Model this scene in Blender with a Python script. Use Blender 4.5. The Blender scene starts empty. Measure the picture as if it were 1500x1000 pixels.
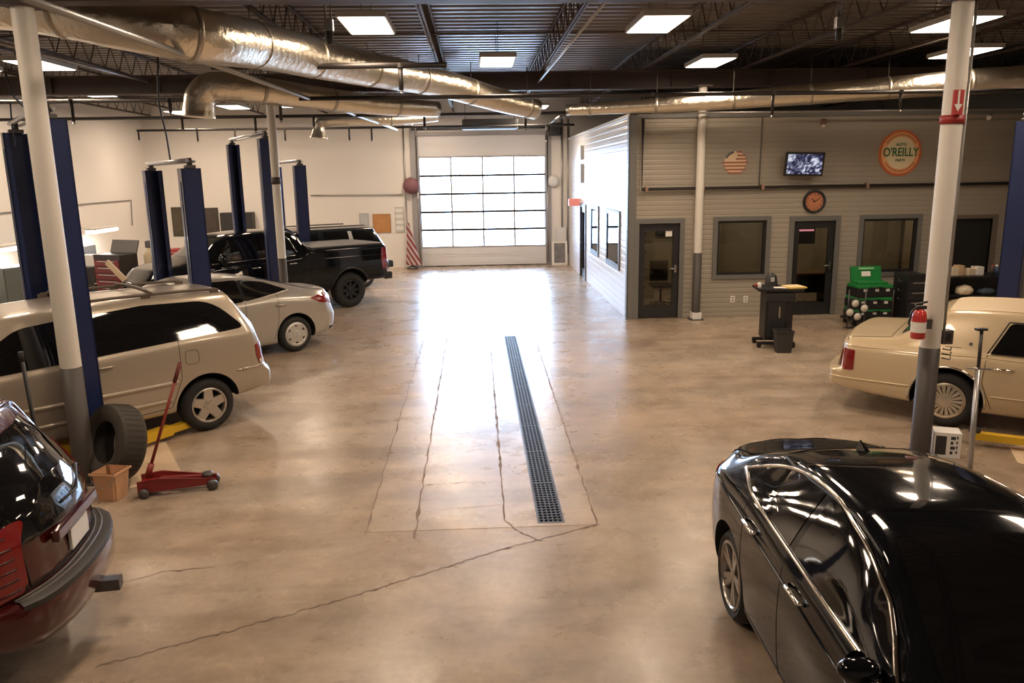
import bpy, bmesh, math, random
import numpy as np
from mathutils import Vector, Matrix
from mathutils.bvhtree import BVHTree
random.seed(7)
R = math.radians
SC = bpy.context.scene
COL = SC.collection

# ------------------------------------------------------------------ camera
FPX, CAMH = 1150.0, 3.1
PITCH, YAW, ROLL = R(12.0), R(2.5), R(0.9)
_fw = Vector((math.sin(YAW)*math.cos(PITCH), math.cos(YAW)*math.cos(PITCH), -math.sin(PITCH)))
_r0 = Vector((math.cos(YAW), -math.sin(YAW), 0)); _u0 = _r0.cross(_fw)
_rt = _r0*math.cos(ROLL) - _u0*math.sin(ROLL); _up = _u0*math.cos(ROLL) + _r0*math.sin(ROLL)
cd = bpy.data.cameras.new('camera'); cam = bpy.data.objects.new('camera', cd); COL.objects.link(cam)
cd.sensor_width = 36; cd.lens = FPX/1500*36; cd.clip_end = 300
mw = Matrix((_rt, _up, -_fw)).transposed().to_4x4(); mw.translation = (0, 0, CAMH)
cam.matrix_world = mw; SC.camera = cam
_E = Vector((0, 0, CAMH))
def _ray(x, y): return _fw + _rt*((x-750)/FPX) - _up*((y-500)/FPX)
def AY(x, y, Y):                      # point seen at photo position x,y standing at depth Y
    d = _ray(x, y); return _E + d*(Y/d.y)
def AX(x, y, X):
    d = _ray(x, y); return _E + d*(X/d.x)
def AZ(x, y, z=0.0):
    d = _ray(x, y); return _E + d*((z-CAMH)/d.z)

# ------------------------------------------------------------------ materials
MATS = {}
def M(name, col, rough=.5, metal=0.0, coat=0.0, emit=None, es=0.0, bump=0.0, bscale=30.0, spec=.5, var=0.0, vscale=6.0):
    if name in MATS: return MATS[name]
    m = bpy.data.materials.new(name); m.use_nodes = True; MATS[name] = m
    nt = m.node_tree; b = nt.nodes['Principled BSDF']
    b.inputs['Base Color'].default_value = (*col, 1); b.inputs['Roughness'].default_value = rough
    b.inputs['Metallic'].default_value = metal; b.inputs['Coat Weight'].default_value = coat
    b.inputs['Coat Roughness'].default_value = .04
    b.inputs['Specular IOR Level'].default_value = spec
    if emit: b.inputs['Emission Color'].default_value = (*emit, 1); b.inputs['Emission Strength'].default_value = es
    if bump or var:
        tc = nt.nodes.new('ShaderNodeTexCoord')
        n = nt.nodes.new('ShaderNodeTexNoise'); n.inputs['Detail'].default_value = 5
        nt.links.new(tc.outputs['Object'], n.inputs['Vector'])
        if bump:
            n.inputs['Scale'].default_value = bscale
            bp = nt.nodes.new('ShaderNodeBump'); bp.inputs['Strength'].default_value = bump; bp.inputs['Distance'].default_value = .02
            nt.links.new(n.outputs['Fac'], bp.inputs['Height']); nt.links.new(bp.outputs['Normal'], b.inputs['Normal'])
        if var:
            n2 = nt.nodes.new('ShaderNodeTexNoise'); n2.inputs['Scale'].default_value = vscale; n2.inputs['Detail'].default_value = 4
            nt.links.new(tc.outputs['Object'], n2.inputs['Vector'])
            mx = nt.nodes.new('ShaderNodeMixRGB'); mx.inputs[1].default_value = (*[c*(1-var) for c in col], 1); mx.inputs[2].default_value = (*[min(1, c*(1+var)) for c in col], 1)
            nt.links.new(n2.outputs['Fac'], mx.inputs[0]); nt.links.new(mx.outputs[0], b.inputs['Base Color'])
    return m
def unsampled(m):
    m.cycles.emission_sampling = 'NONE'; return m
def nodes(m): return m.node_tree, m.node_tree.nodes, m.node_tree.links, m.node_tree.nodes['Principled BSDF']

def ribbed(name, col, rough, axis, period, strength, metal=0.0, var=.06, flat=.75):
    """sheet metal with formed ribs every `period` metres along one axis"""
    m = M(name, col, rough, metal); nt, N, L, b = nodes(m)
    tc = N.new('ShaderNodeTexCoord'); sp = N.new('ShaderNodeSeparateXYZ'); L.new(tc.outputs['Object'], sp.inputs[0])
    mo = N.new('ShaderNodeMath'); mo.operation = 'MODULO'; dv = N.new('ShaderNodeMath'); dv.operation = 'ADD'; dv.inputs[1].default_value = 100*period
    L.new(sp.outputs['XYZ'.index(axis)], dv.inputs[0]); L.new(dv.outputs[0], mo.inputs[0]); mo.inputs[1].default_value = period
    mr = N.new('ShaderNodeMapRange'); mr.inputs['From Max'].default_value = period; L.new(mo.outputs[0], mr.inputs[0])
    cr = N.new('ShaderNodeValToRGB'); e = cr.color_ramp.elements
    e[0].position = 0; e[0].color = (0, 0, 0, 1); e[1].position = 1; e[1].color = (0, 0, 0, 1)
    for p, v in ((.10, 1), (flat, .8), (flat+.1, 0)):
        k = cr.color_ramp.elements.new(p); k.color = (v, v, v, 1)
    L.new(mr.outputs[0], cr.inputs[0])
    bp = N.new('ShaderNodeBump'); bp.inputs['Strength'].default_value = strength; bp.inputs['Distance'].default_value = .02
    L.new(cr.outputs[0], bp.inputs['Height']); L.new(bp.outputs[0], b.inputs['Normal'])
    n = N.new('ShaderNodeTexNoise'); n.inputs['Scale'].default_value = .7; n.inputs['Detail'].default_value = 3; L.new(tc.outputs['Object'], n.inputs[0])
    mx = N.new('ShaderNodeMixRGB'); mx.inputs[1].default_value = (*[c*(1-var) for c in col], 1); mx.inputs[2].default_value = (*[c*(1+var) for c in col], 1)
    L.new(n.outputs['Fac'], mx.inputs[0]); L.new(mx.outputs[0], b.inputs['Base Color'])
    return m

def glass_clear(name, tint=(1, 1, 1), refl=.08, rough=.02):
    m = bpy.data.materials.new(name); m.use_nodes = True; nt = m.node_tree; nt.nodes.clear()
    o = nt.nodes.new('ShaderNodeOutputMaterial'); t = nt.nodes.new('ShaderNodeBsdfTransparent'); t.inputs[0].default_value = (*tint, 1)
    g = nt.nodes.new('ShaderNodeBsdfGlossy'); g.inputs['Roughness'].default_value = rough
    fr = nt.nodes.new('ShaderNodeFresnel'); fr.inputs[0].default_value = 1.45
    mx = nt.nodes.new('ShaderNodeMixShader'); nt.links.new(fr.outputs[0], mx.inputs[0])
    nt.links.new(t.outputs[0], mx.inputs[1]); nt.links.new(g.outputs[0], mx.inputs[2]); nt.links.new(mx.outputs[0], o.inputs[0])
    return m

WARM = (1.0, .76, .555)
wall_white = M('wall_white', (.83, .80, .745), .55, var=.04, vscale=.8)
panel_white = ribbed('panel_white', (.74, .74, .74), .28, 'Z', .15, .25)
panel_grey = ribbed('panel_grey', (.36, .325, .265), .36, 'Z', .105, .35)
deck_m = M('steel_deck', (.17, .15, .135), .38, .35, var=.15, vscale=1.5)
joist_m = M('joist_paint', (.085, .06, .052), .55)
girder_m = M('girder_paint', (.065, .045, .040), .6)
foil = M('duct_foil', (.80, .73, .60), .30, 1.0, bump=.8, bscale=11)
foil_tape = M('duct_tape', (.50, .45, .37), .42, .9)
black_pipe = M('black_pipe', (.035, .03, .028), .45, .3)
grey_pipe = M('grey_pipe', (.40, .39, .38), .35, .7)
post_white = M('post_white', (.70, .67, .60), .5, var=.06, vscale=3)
post_grey = M('post_grey', (.060, .050, .045), .55)
trim_grey = M('trim_grey', (.16, .16, .15), .5)
trim_dark = M('trim_dark', (.02, .02, .022), .4)
lift_blue = M('lift_blue', (.012, .024, .095), .38, .1, coat=.3, var=.12, vscale=4)
steel = M('steel', (.55, .54, .52), .3, 1.0)
dark_steel = M('dark_steel', (.12, .11, .11), .45, .7)
yellow = M('arm_yellow', (.68, .42, .02), .45)
rubber = M('tyre_rubber', (.018, .017, .016), .75, bump=.15, bscale=60)
rubber_old = M('old_rubber', (.05, .043, .035), .8, bump=.2, bscale=40)
black_m = M('black_plastic', (.015, .015, .016), .45)
arch_black = M('arch_black', (.006, .006, .006), .9)
chrome = M('chrome', (.80, .77, .72), .10, 1.0)
alloy = M('alloy', (.62, .58, .52), .28, .9)
alloy_dark = M('alloy_grey', (.34, .31, .28), .28, .9)
glass_dark = M('tinted_glass', (.006, .006, .007), .04, 0, coat=.4)
red_lens = M('red_lens', (.20, .006, .006), .15, 0, coat=.8)
clear_lens = M('clear_lens', (.65, .60, .55), .15, 0, coat=.5)
white_m = M('white_plastic', (.78, .76, .72), .45)
paper_m = M('paper', (.80, .78, .72), .8)
red_paint = M('red_paint', (.33, .016, .014), .35, coat=.3)
green_paint = M('green_paint', (.012, .20, .045), .4, coat=.2)
concrete_out = M('outdoor_concrete', (.62, .61, .58), .8)

# ------------------------------------------------------------------ mesh helpers
class B:
    def __init__(s): s.bm = bmesh.new(); s.mi = 0; s.sm = False
    def _t(s, f):
        f.material_index = s.mi; f.smooth = s.sm; return f
    def poly(s, pts):
        vs = [s.bm.verts.new(p) for p in pts]
        return s._t(s.bm.faces.new(vs))
    def box(s, a, b, mi=None, rot=None, ctr=None):
        x0, y0, z0 = a; x1, y1, z1 = b
        if mi is not None: s.mi = mi
        P = [Vector(p) for p in ((x0,y0,z0),(x1,y0,z0),(x1,y1,z0),(x0,y1,z0),(x0,y0,z1),(x1,y0,z1),(x1,y1,z1),(x0,y1,z1))]
        if rot is not None:
            c = Vector(ctr) if ctr else (P[0]+P[6])/2; P = [c + rot @ (p-c) for p in P]
        v = [s.bm.verts.new(p) for p in P]
        for q in ((0,3,2,1),(4,5,6,7),(0,1,5,4),(1,2,6,5),(2,3,7,6),(3,0,4,7)): s._t(s.bm.faces.new([v[i] for i in q]))
        return s
    def rbox(s, a, b, r=.01, mi=None):                     # box with bevelled edges
        if mi is not None: s.mi = mi
        n0 = set(s.bm.faces); s.box(a, b)
        fs = [f for f in s.bm.faces if f not in n0]
        es = list({e for f in fs for e in f.edges})
        try:
            res = bmesh.ops.bevel(s.bm, geom=es, offset=r, segments=2, profile=.6, affect='EDGES')
            for f in res['faces']: s._t(f)
        except Exception: pass
        return s
    def tube(s, pts, r, seg=10, cap=True, mi=None, closed=False):
        if mi is not None: s.mi = mi
        pts = [Vector(p) for p in pts]; n = len(pts); rs = r if isinstance(r, (list, tuple)) else [r]*n
        rings = []; prev = None
        for i, p in enumerate(pts):
            if closed: d = (pts[(i+1) % n]-pts[i-1])
            else: d = (pts[min(i+1, n-1)]-pts[max(i-1, 0)])
            d.normalize()
            if prev is None:
                a = Vector((0, 0, 1)) if abs(d.z) < .9 else Vector((1, 0, 0))
                u = d.cross(a).normalized()
            else:
                u = (prev - d*prev.dot(d)).normalized()
            prev = u; w = d.cross(u)
            rings.append([s.bm.verts.new(p + (u*math.cos(2*math.pi*k/seg) + w*math.sin(2*math.pi*k/seg))*rs[i]) for k in range(seg)])
        sm = s.sm; s.sm = True
        for i in range(n if closed else n-1):
            A, Bq = rings[i], rings[(i+1) % n]
            for k in range(seg): s._t(s.bm.faces.new((A[k], A[(k+1) % seg], Bq[(k+1) % seg], Bq[k])))
        s.sm = False
        if cap and not closed:
            s._t(s.bm.faces.new(rings[0][::-1])); s._t(s.bm.faces.new(rings[-1]))
        s.sm = sm
        return s
    def lathe(s, prof, seg=24, mat=None, mi=None, smooth=True):   # prof: (radius, height) about local z then placed with mat
        if mi is not None: s.mi = mi
        T = mat or Matrix.Identity(4); rings = []
        for r, h in prof:
            if r < 1e-6: rings.append([s.bm.verts.new(T @ Vector((0, 0, h)))])
            else: rings.append([s.bm.verts.new(T @ Vector((r*math.cos(2*math.pi*k/seg), r*math.sin(2*math.pi*k/seg), h))) for k in range(seg)])
        sm = s.sm; s.sm = smooth
        for A, C in zip(rings[:-1], rings[1:]):
            for k in range(seg):
                k2 = (k+1) % seg
                if len(A) == 1 and len(C) == 1: continue
                if len(A) == 1: s._t(s.bm.faces.new((A[0], C[k], C[k2])))
                elif len(C) == 1: s._t(s.bm.faces.new((A[k], A[k2], C[0])))
                else: s._t(s.bm.faces.new((A[k], A[k2], C[k2], C[k])))
        s.sm = sm
        return s
    def obj(s, name, mats, parent=None, sharp=None, loc=None):
        me = bpy.data.meshes.new(name)
        bmesh.ops.recalc_face_normals(s.bm, faces=s.bm.faces[:])
        s.bm.to_mesh(me); s.bm.free()
        for m in (mats if isinstance(mats, (list, tuple)) else [mats]): me.materials.append(m)
        if sharp: me.set_sharp_from_angle(angle=R(sharp))
        o = bpy.data.objects.new(name, me); COL.objects.link(o)
        if parent: o.parent = parent
        if loc: o.location = loc
        return o
ZROT = lambda a: Matrix.Rotation(a, 3, 'Z')
def axis_mat(p, d):
    q = Vector(d).normalized().to_track_quat('Z', 'Y').to_matrix().to_4x4(); q.translation = Vector(p); return q
def tag(o, label, cat, group=None):
    o['label'] = label; o['category'] = cat
    if group: o['group'] = group
    return o
def struct(o): o['kind'] = 'structure'; return o
def thing(name, label, cat, loc=(0, 0, 0), rz=0.0, group=None):
    o = bpy.data.objects.new(name, None); COL.objects.link(o); o.empty_display_size = .2
    o.location = loc; o.rotation_euler = (0, 0, rz); return tag(o, label, cat, group)
def sbox(name, a, b, m, parent=None, r=0):
    q = B(); q.rbox(a, b, r) if r else q.box(a, b); return q.obj(name, m, parent)
def stube(name, pts, r, m, parent=None, seg=10): return B().tube(pts, r, seg).obj(name, m, parent)
def copy_tree(o, parent=None):
    c = o.copy(); COL.objects.link(c)
    if parent: c.parent = parent
    for ch in list(o.children): copy_tree(ch, c)
    return c
def arc(c, r, a0, a1, n, ax='xz'):
    out = []
    for i in range(n+1):
        a = a0+(a1-a0)*i/n; q = [c[0], c[1], c[2]]
        q['xyz'.index(ax[0])] += r*math.cos(a); q['xyz'.index(ax[1])] += r*math.sin(a); out.append(tuple(q))
    return out

# ================================================================== THE ROOM
XL, XR, YB, YF, ZD = -10.9, 14.0, 27.4, -3.0, 5.65
OX, OY, OZ = 3.22, 16.6, 4.22                    # office block corner and height
DX0, DX1, DZ = -1.87, 2.43, 4.42                 # roll-up door opening

def pieces(a0, a1, b0, b1, holes):
    """rectangles of a0..a1 x b0..b1 left over once the holes (u0,u1,v0,v1) are taken out"""
    us = sorted({a0, a1, *[h[0] for h in holes], *[h[1] for h in holes]}); out = []
    for u0, u1 in zip(us[:-1], us[1:]):
        vs = sorted([(h[2], h[3]) for h in holes if h[0] <= u0+1e-6 and h[1] >= u1-1e-6]); v = b0
        for h0, h1 in vs:
            if h0 > v+1e-6: out.append((u0, u1, v, h0))
            v = max(v, h1)
        if v < b1-1e-6: out.append((u0, u1, v, b1))
    return out

# floor
fm = M('sealed_concrete', (.42, .37, .31), .3); nt, N, L, b = nodes(fm)
tc = N.new('ShaderNodeTexCoord')
def noise(scale, detail=6, rough=.6, dist=0.0, vec=None):
    n = N.new('ShaderNodeTexNoise'); n.inputs['Scale'].default_value = scale; n.inputs['Detail'].default_value = detail
    n.inputs['Roughness'].default_value = rough; n.inputs['Distortion'].default_value = dist
    L.new(vec if vec else tc.outputs['Object'], n.inputs['Vector']); return n.outputs['Fac']
def ramp(src, stops):
    c = N.new('ShaderNodeValToRGB'); el = c.color_ramp.elements
    el[0].position, el[0].color = stops[0][0], (*stops[0][1], 1); el[1].position, el[1].color = stops[-1][0], (*stops[-1][1], 1)
    for p, col in stops[1:-1]: k = el.new(p); k.color = (*col, 1)
    L.new(src, c.inputs[0]); return c.outputs[0]
def mixc(f, a, c, mode='MIX'):
    m = N.new('ShaderNodeMixRGB'); m.blend_type = mode
    for i, v in enumerate((f, a, c)):
        if hasattr(v, 'is_linked') or hasattr(v, 'links'): L.new(v, m.inputs[i])
        elif isinstance(v, tuple): m.inputs[i].default_value = (*v, 1)
        else: m.inputs[i].default_value = v
    return m.outputs[0]
mpn = N.new('ShaderNodeMapping'); mpn.inputs['Scale'].default_value = (.55, 1, 1); L.new(tc.outputs['Object'], mpn.inputs[0])
mp2 = N.new('ShaderNodeMapping'); mp2.inputs['Scale'].default_value = (.30, 1.5, 1); L.new(tc.outputs['Object'], mp2.inputs[0])
base = ramp(noise(.45, 5, .6, .2), [(.25, (.300, .236, .172)), (.5, (.405, .328, .248)), (.75, (.480, .400, .315))])
mid = ramp(noise(2.4, 4, .6), [(.28, (.78, .77, .76)), (.72, (1.13, 1.13, 1.13))])
streak = ramp(noise(1.5, 4, .6, .3, mp2.outputs[0]), [(.26, (.72, .69, .66)), (.5, (1.0, 1.0, 1.0)), (.76, (1.12, 1.12, 1.12))])
stain = ramp(noise(.8, 5, .65, .6, mpn.outputs[0]), [(.50, (0, 0, 0)), (.76, (1, 1, 1))])
spot = ramp(noise(3.1, 4, .6, .4, mpn.outputs[0]), [(.60, (0, 0, 0)), (.76, (1, 1, 1))])
rust = ramp(noise(.6, 4, .6, .2, mpn.outputs[0]), [(.40, (0, 0, 0)), (.75, (1, 1, 1))])
c1 = mixc(1.0, mixc(1.0, base, mid, 'MULTIPLY'), streak, 'MULTIPLY')
c2 = mixc(rust, c1, mixc(1.0, c1, (1.0, .89, .79), 'MULTIPLY'))
stm = N.new('ShaderNodeMath'); stm.operation = 'MULTIPLY'; stm.inputs[1].default_value = .75; L.new(stain, stm.inputs[0])
c2b = mixc(stm.outputs[0], c2, mixc(1.0, c2, (.56, .53, .50), 'MULTIPLY'))
spm = N.new('ShaderNodeMath'); spm.operation = 'MULTIPLY'; spm.inputs[1].default_value = .55; L.new(spot, spm.inputs[0])
speck = ramp(noise(16, 4, .7), [(.30, (.88, .87, .86)), (.70, (1.07, 1.07, 1.07))])
c2b = mixc(1.0, c2b, speck, 'MULTIPLY')
c3 = mixc(spm.outputs[0], c2b, mixc(1.0, c2b, (.52, .45, .40), 'MULTIPLY'))
L.new(c3, b.inputs['Base Color'])
rr = ramp(noise(1.3, 5, .65), [(.3, (.22, .22, .22)), (.7, (.36, .36, .36))]); L.new(rr, b.inputs['Roughness'])
bp = N.new('ShaderNodeBump'); bp.inputs['Strength'].default_value = .08; bp.inputs['Distance'].default_value = .01
L.new(noise(14, 4), bp.inputs['Height']); L.new(bp.outputs[0], b.inputs['Normal'])
b.inputs['Specular IOR Level'].default_value = .62
DR = (.50, .74, 6.62, 15.08)                     # drain opening x0,x1,y0,y1
q = B()
for u0, u1, v0, v1 in pieces(XL-.2, XR+.2, YF-.2, YB+.15, [DR]): q.box((u0, v0, -.2), (u1, v1, 0))
struct(q.obj('floor', fm))
# paler slab strip poured round the drain: a wear-resistant topping two millimetres thick
fm2 = fm.copy(); fm2.name = 'pale_concrete'
n2 = fm2.node_tree; bb = n2.nodes['Principled BSDF']; lk = bb.inputs['Base Color'].links[0]; src = lk.from_socket
mm = n2.nodes.new('ShaderNodeMixRGB'); mm.blend_type = 'MULTIPLY'; mm.inputs[0].default_value = 1; mm.inputs[2].default_value = (1.15, 1.18, 1.22, 1)
n2.links.new(src, mm.inputs[1]); n2.links.new(mm.outputs[0], bb.inputs['Base Color'])
q = B()
for u0, u1, v0, v1 in pieces(-1.05, 1.05, 6.55, 16.2, [DR]): q.box((u0, v0, -.01), (u1, v1, .002))
struct(q.obj('floor_topping', fm2))
# saw-cut joints and the long wandering crack, as narrow ragged strips
joint_m = M('joint_dirt', (.19, .13, .09), .8)
def joint(pts, w, jit, z=.0035, n=60):
    P = [Vector((x, y, z)) for x, y in pts]; seg = []
    tot = sum((a-c).length for a, c in zip(P[:-1], P[1:])); q = B(); L_ = None
    for a, c in zip(P[:-1], P[1:]):
        k = max(2, int(n*(a-c).length/tot))
        for i in range(k+1):
            if seg and i == 0: continue
            seg.append(a.lerp(c, i/k))
    rows = []
    for i, p in enumerate(seg):
        d = (seg[min(i+1, len(seg)-1)]-seg[max(i-1, 0)]).normalized(); nn = Vector((-d.y, d.x, 0))
        p = p + nn*random.uniform(-jit, jit); hw = 1.05*w*random.uniform(.35, 1.0)*(2.6 if random.random() < .09 else 1)
        rows.append((q.bm.verts.new(p-nn*hw), q.bm.verts.new(p+nn*hw)))
    for (a, c), (d, e) in zip(rows[:-1], rows[1:]): q._t(q.bm.faces.new((a, c, e, d)))
    return struct(q.obj('floor_joint', joint_m))
joint([(-1.05, 6.5), (-1.06, 16.4)], .007, .012)
joint([(-.60, 6.4), (-.61, 11), (-.62, 15.8)], .010, .012, n=90)
joint([(.20, 6.7), (.215, 11), (.225, 15.6)], .010, .006, n=90)
joint([(1.03, 6.55), (1.06, 11), (1.10, 15.5)], .010, .008, n=90)
joint([(.20, 6.7), (.32, 6.45), (.50, 6.25)], .007, .008, n=20)
joint([(.35, 6.22), (1.03, 6.55)], .007, .008, n=20)
joint([(-2.55, 4.70), (-1.9, 5.0), (-1.2, 5.35), (-.5, 5.75), (.1, 6.1), (.35, 6.22)], .006, .018, n=90)
joint([(-.55, 6.95), (.18, 7.05)], .003, .01, n=20); joint([(-.57, 8.1), (.19, 8.2)], .003, .012, n=20); joint([(-.6, 9.2), (.2, 9.25)], .003, .012, n=20)
for yy_ in (7.6, 10.3, 11.6, 12.8, 13.9): joint([(-.60, yy_), (-.2, yy_+random.uniform(-.05, .05)), (.2, yy_+random.uniform(-.05, .05))], .003, .012, n=24)
for yy_ in (8.9, 11.2): joint([(-1.05, yy_), (-.61, yy_+.05)], .003, .012, n=14)
joint([(-3.1, 5.65), (-2.6, 5.95), (-2.2, 6.0)], .004, .014, n=24)
joint([(-.62, 15.75), (-.3, 16.1), (.15, 16.3), (.5, 16.6)], .012, .03, n=30)

# trench drain
drain = thing('trench_drain', 'long narrow trench drain with black iron grating set in the middle of the floor', 'drain', (0.62, 6.62, 0))
q = B(); ln = DR[3]-DR[2]
q.box((-.125, 0, -.16), (-.112, ln, .004)).box((.112, 0, -.16), (.125, ln, .004)).box((-.12, 0, -.17), (.12, ln, -.16)).box((-.12, -.012, -.16), (.12, .0, .004)).box((-.12, ln, -.16), (.12, ln+.012, .004))
q.obj('channel_frame', dark_steel, drain)
iron = M('cast_iron', (.045, .045, .047), .5, .5, var=.3, vscale=9)
npan = 9
for k in range(npan):
    y0 = ln*k/npan+.004; y1 = ln*(k+1)/npan-.004; q = B()
    for x in np.linspace(-.105, .105, 6): q.box((x-.007, y0, -.03), (x+.007, y1, .002))
    for y in np.linspace(y0+.007, y1-.007, 17): q.box((-.111, y-.009, -.028), (.111, y+.009, .0035))
    q.obj('grate', iron, drain)

# perimeter walls
struct(sbox('wall_left', (XL-.2, YF-.2, 0), (XL, YB+.2, ZD+.2), wall_white))
struct(sbox('wall_right', (XR, YF-.2, 0), (XR+.2, YB+.2, ZD+.2), wall_white))
struct(sbox('wall_front', (XL, YF-.2, 0), (XR, YF, ZD+.2), M('wall_behind', (.55, .52, .47), .7)))
q = B()
for u0, u1, v0, v1 in pieces(XL, XR, 0, ZD+.2, [(DX0, DX1, 0, DZ)]): q.box((u0, YB, v0), (u1, YB+.2, v1))
struct(q.obj('wall_back', wall_white))
bb_m = M('base_band', (.33, .31, .28), .6)
struct(sbox('baseboard_left', (XL, YF, 0), (XL+.015, YB, .12), bb_m))
# corrugated roof deck
q = B(); y = YF-.1; prof = []
while y < YB+.1:
    prof += [(y, ZD), (y+.13, ZD), (y+.17, ZD+.075), (y+.27, ZD+.075)]; y += .31
va = [q.bm.verts.new((XL-.1, py, pz)) for py, pz in prof]; vb = [q.bm.verts.new((XR+.1, py, pz)) for py, pz in prof]
for i in range(len(prof)-1): q._t(q.bm.faces.new((va[i], va[i+1], vb[i+1], vb[i])))
q.box((XL-.2, YF-.2, ZD+.08), (XR+.2, YB+.2, ZD+.2))
struct(q.obj('ceiling', deck_m))
# girders across the bays, bar joists along the hall
for gy, z0, z1 in ((8.0, 4.72, 5.17), (17.0, 4.80, 5.17)):
    q = B(); q.box((XL, gy-.11, z0), (XR, gy+.11, z0+.03)).box((XL, gy-.11, z1-.03), (XR, gy+.11, z1)).box((XL, gy-.012, z0+.03), (XR, gy+.012, z1-.03))
    for x in np.arange(XL+.35, XR, 2.1): q.box((x-.006, gy-.1, z0+.03), (x+.006, gy+.1, z1-.03))
    struct(q.obj('ceiling_girder', girder_m))
def joist(x, z0=5.17, z1=ZD):
    q = B()
    for dx in (-.035, .012):
        q.box((x+dx, YF, z0), (x+dx+.028, YB, z0+.04)).box((x+dx, YF, z1-.045), (x+dx+.028, YB, z1-.004))
    ys = np.arange(YF+.1, YB, .30)
    pts = [(x, y, (z0+.02 if i % 2 else z1-.03)) for i, y in enumerate(ys)]
    for p0, p1 in zip(pts[:-1], pts[1:]): q.tube([p0, p1], .011, 5, cap=False)
    return struct(q.obj('ceiling_joist', joist_m))
for x in np.arange(-.65-2.1*4, XR-.4, 2.1): joist(x)
joist(XL+.25)
# bridging rods across the joists
for y in (4.2, 12.6, 21.5):
    struct(stube('ceiling_bridging', [(XL, y, 5.2), (XR, y, 5.2)], .014, joist_m, seg=6))

# ------------------------------------------------------------------ roll-up door at the far end
door = bpy.data.objects.new('door_1', None); COL.objects.link(door); door.location = (0, YB+.06, 0); struct(door)
dframe = M('door_rail', (.42, .42, .44), .5, .2); dpan = M('door_panel', (.72, .72, .72), .4)
ztop = [0.0, .33, .66, 1.27, 1.88, 2.49, 3.10, 3.70, DZ]
# glass rows between 0.66 and 3.70
rows = [(0.66, 1.26), (1.26, 1.87), (1.87, 2.48), (2.48, 3.09), (3.09, 3.72)]
xs = np.linspace(DX0, DX1, 5)
q = B()
for z0, z1 in rows:
    q.box((DX0, -.03, z0-.02), (DX1, .03, z0+.04)).box((DX0, -.03, z1-.04), (DX1, .03, z1+.02))
    for x in xs: q.box((max(DX0, x-.032), -.024, z0), (min(DX1, x+.032), .024, z1))
q.obj('window_rail', dframe, door)
q = B()
for z0, z1 in rows:
    for x0, x1 in zip(xs[:-1], xs[1:]): q.box((x0+.022, -.004, z0+.025), (x1-.022, .004, z1-.025))
q.obj('glass', glass_clear('door_glass', (.97, .98, 1.0)), door)
for z0, z1 in ((0.02, .325), (.325, .645), (3.735, 4.07), (4.07, DZ+.02)):
    q = B(); q.box((DX0-.02, -.022, z0), (DX1+.02, .022, z1)); q.box((DX0-.02, -.03, z0), (DX1+.02, -.02, z0+.05)); q.box((DX0+.05, -.032, z0+.09), (DX1-.05, -.02, z1-.04)); q.obj('panel', dpan, door)
sbox('bottom_seal', (DX0, -.03, 0), (DX1, .03, .03), black_m, door)
jm = M('jamb_grey', (.34, .33, .33), .5)
for nm, a, c in (('trim_1', (DX0-.27, YB-.07, 0), (DX0, YB, DZ+.25)), ('trim_2', (DX1, YB-.07, 0), (DX1+.2, YB, DZ+.25)), ('trim_3', (DX0-.27, YB-.08, DZ), (DX1+.2, YB, DZ+.12))):
    struct(sbox(nm, a, c, jm))
tracks = thing('door_track', 'pair of grey steel tracks carrying the roll-up door overhead', 'door track', (0, YB, 0))
for x in (DX0-.06, DX1+.06):
    pts = [(x, -.11, .1), (x, -.11, DZ-.05)] + arc((x, -.45, DZ-.05), .34, 0, math.pi/2, 6, 'yz') + [(x, -4.2, DZ+.29)]
    stube('rail', pts, .028, steel, tracks, 6)
stube('torsion_bar', [(DX0-.2, -.12, DZ+.22), (DX1+.2, -.12, DZ+.22)], .035, dark_steel, tracks, 8)
# outside: bright forecourt under an overcast sky
struct(sbox('ground', (-60, YB+.2, -.35), (60, YB+90, -.05), concrete_out))

# ------------------------------------------------------------------ office block
WB = [  # front wall openings (x0,x1,z0,z1) from the photograph at the wall plane
]
def fx(px, py, Y=OY): p = AY(px, py, Y); return p.x, p.z
doorA = (fx(935, 400)[0], fx(994, 400)[0], 0, fx(965, 327)[1])
winA = (fx(1050, 362)[0], fx(1121, 362)[0], fx(1085, 402)[1], fx(1085, 323)[1])
doorB = (fx(1159, 400)[0], fx(1219, 400)[0], 0, fx(1190, 323)[1])
winB = (fx(1262, 360)[0], fx(1341, 360)[0], fx(1300, 398)[1], fx(1300, 320)[1])
bayC = (fx(1386, 370)[0], fx(1449, 370)[0], 0, fx(1420, 320)[1])
front_holes = [doorA, winA, doorB, winB, bayC]
q = B()
for u0, u1, v0, v1 in pieces(OX, XR, 0, OZ, front_holes): q.box((u0, OY, v0), (u1, OY+.12, v1))
struct(q.obj('wall_office_front', panel_grey))
# long side facing the drive-through
def fy(px, py): p = AX(px, py, OX); return p.y, p.z
sdoor = (fy(858, 380)[0], fy(851, 380)[0], 0, 2.12)
swin1 = (fy(877, 350)[0], fy(867, 350)[0], 1.0, 2.2)
swin2 = (fy(908, 350)[0], fy(890, 350)[0], 1.0, 2.2)
side_holes = [sdoor, swin1, swin2]
q = B()
for u0, u1, v0, v1 in pieces(OY+.12, YB, 0, OZ+.02, side_holes): q.box((OX, u0, v0), (OX+.12, u1, v1))
struct(q.obj('wall_office_side', panel_white))
struct(sbox('trim_4', (OX-.012, OY-.03, 0), (OX+.16, OY, OZ+.03), trim_grey))
struct(sbox('trim_5', (OX-.02, OY-.03, 0), (OX, OY+.14, OZ+.03), trim_grey))
struct(sbox('trim_6', (OX+.16, OY-.03, OZ-.03), (XR, OY, OZ+.05), trim_grey))
struct(sbox('trim_7', (OX-.03, OY, OZ), (OX, YB, OZ+.06), panel_white))
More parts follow.
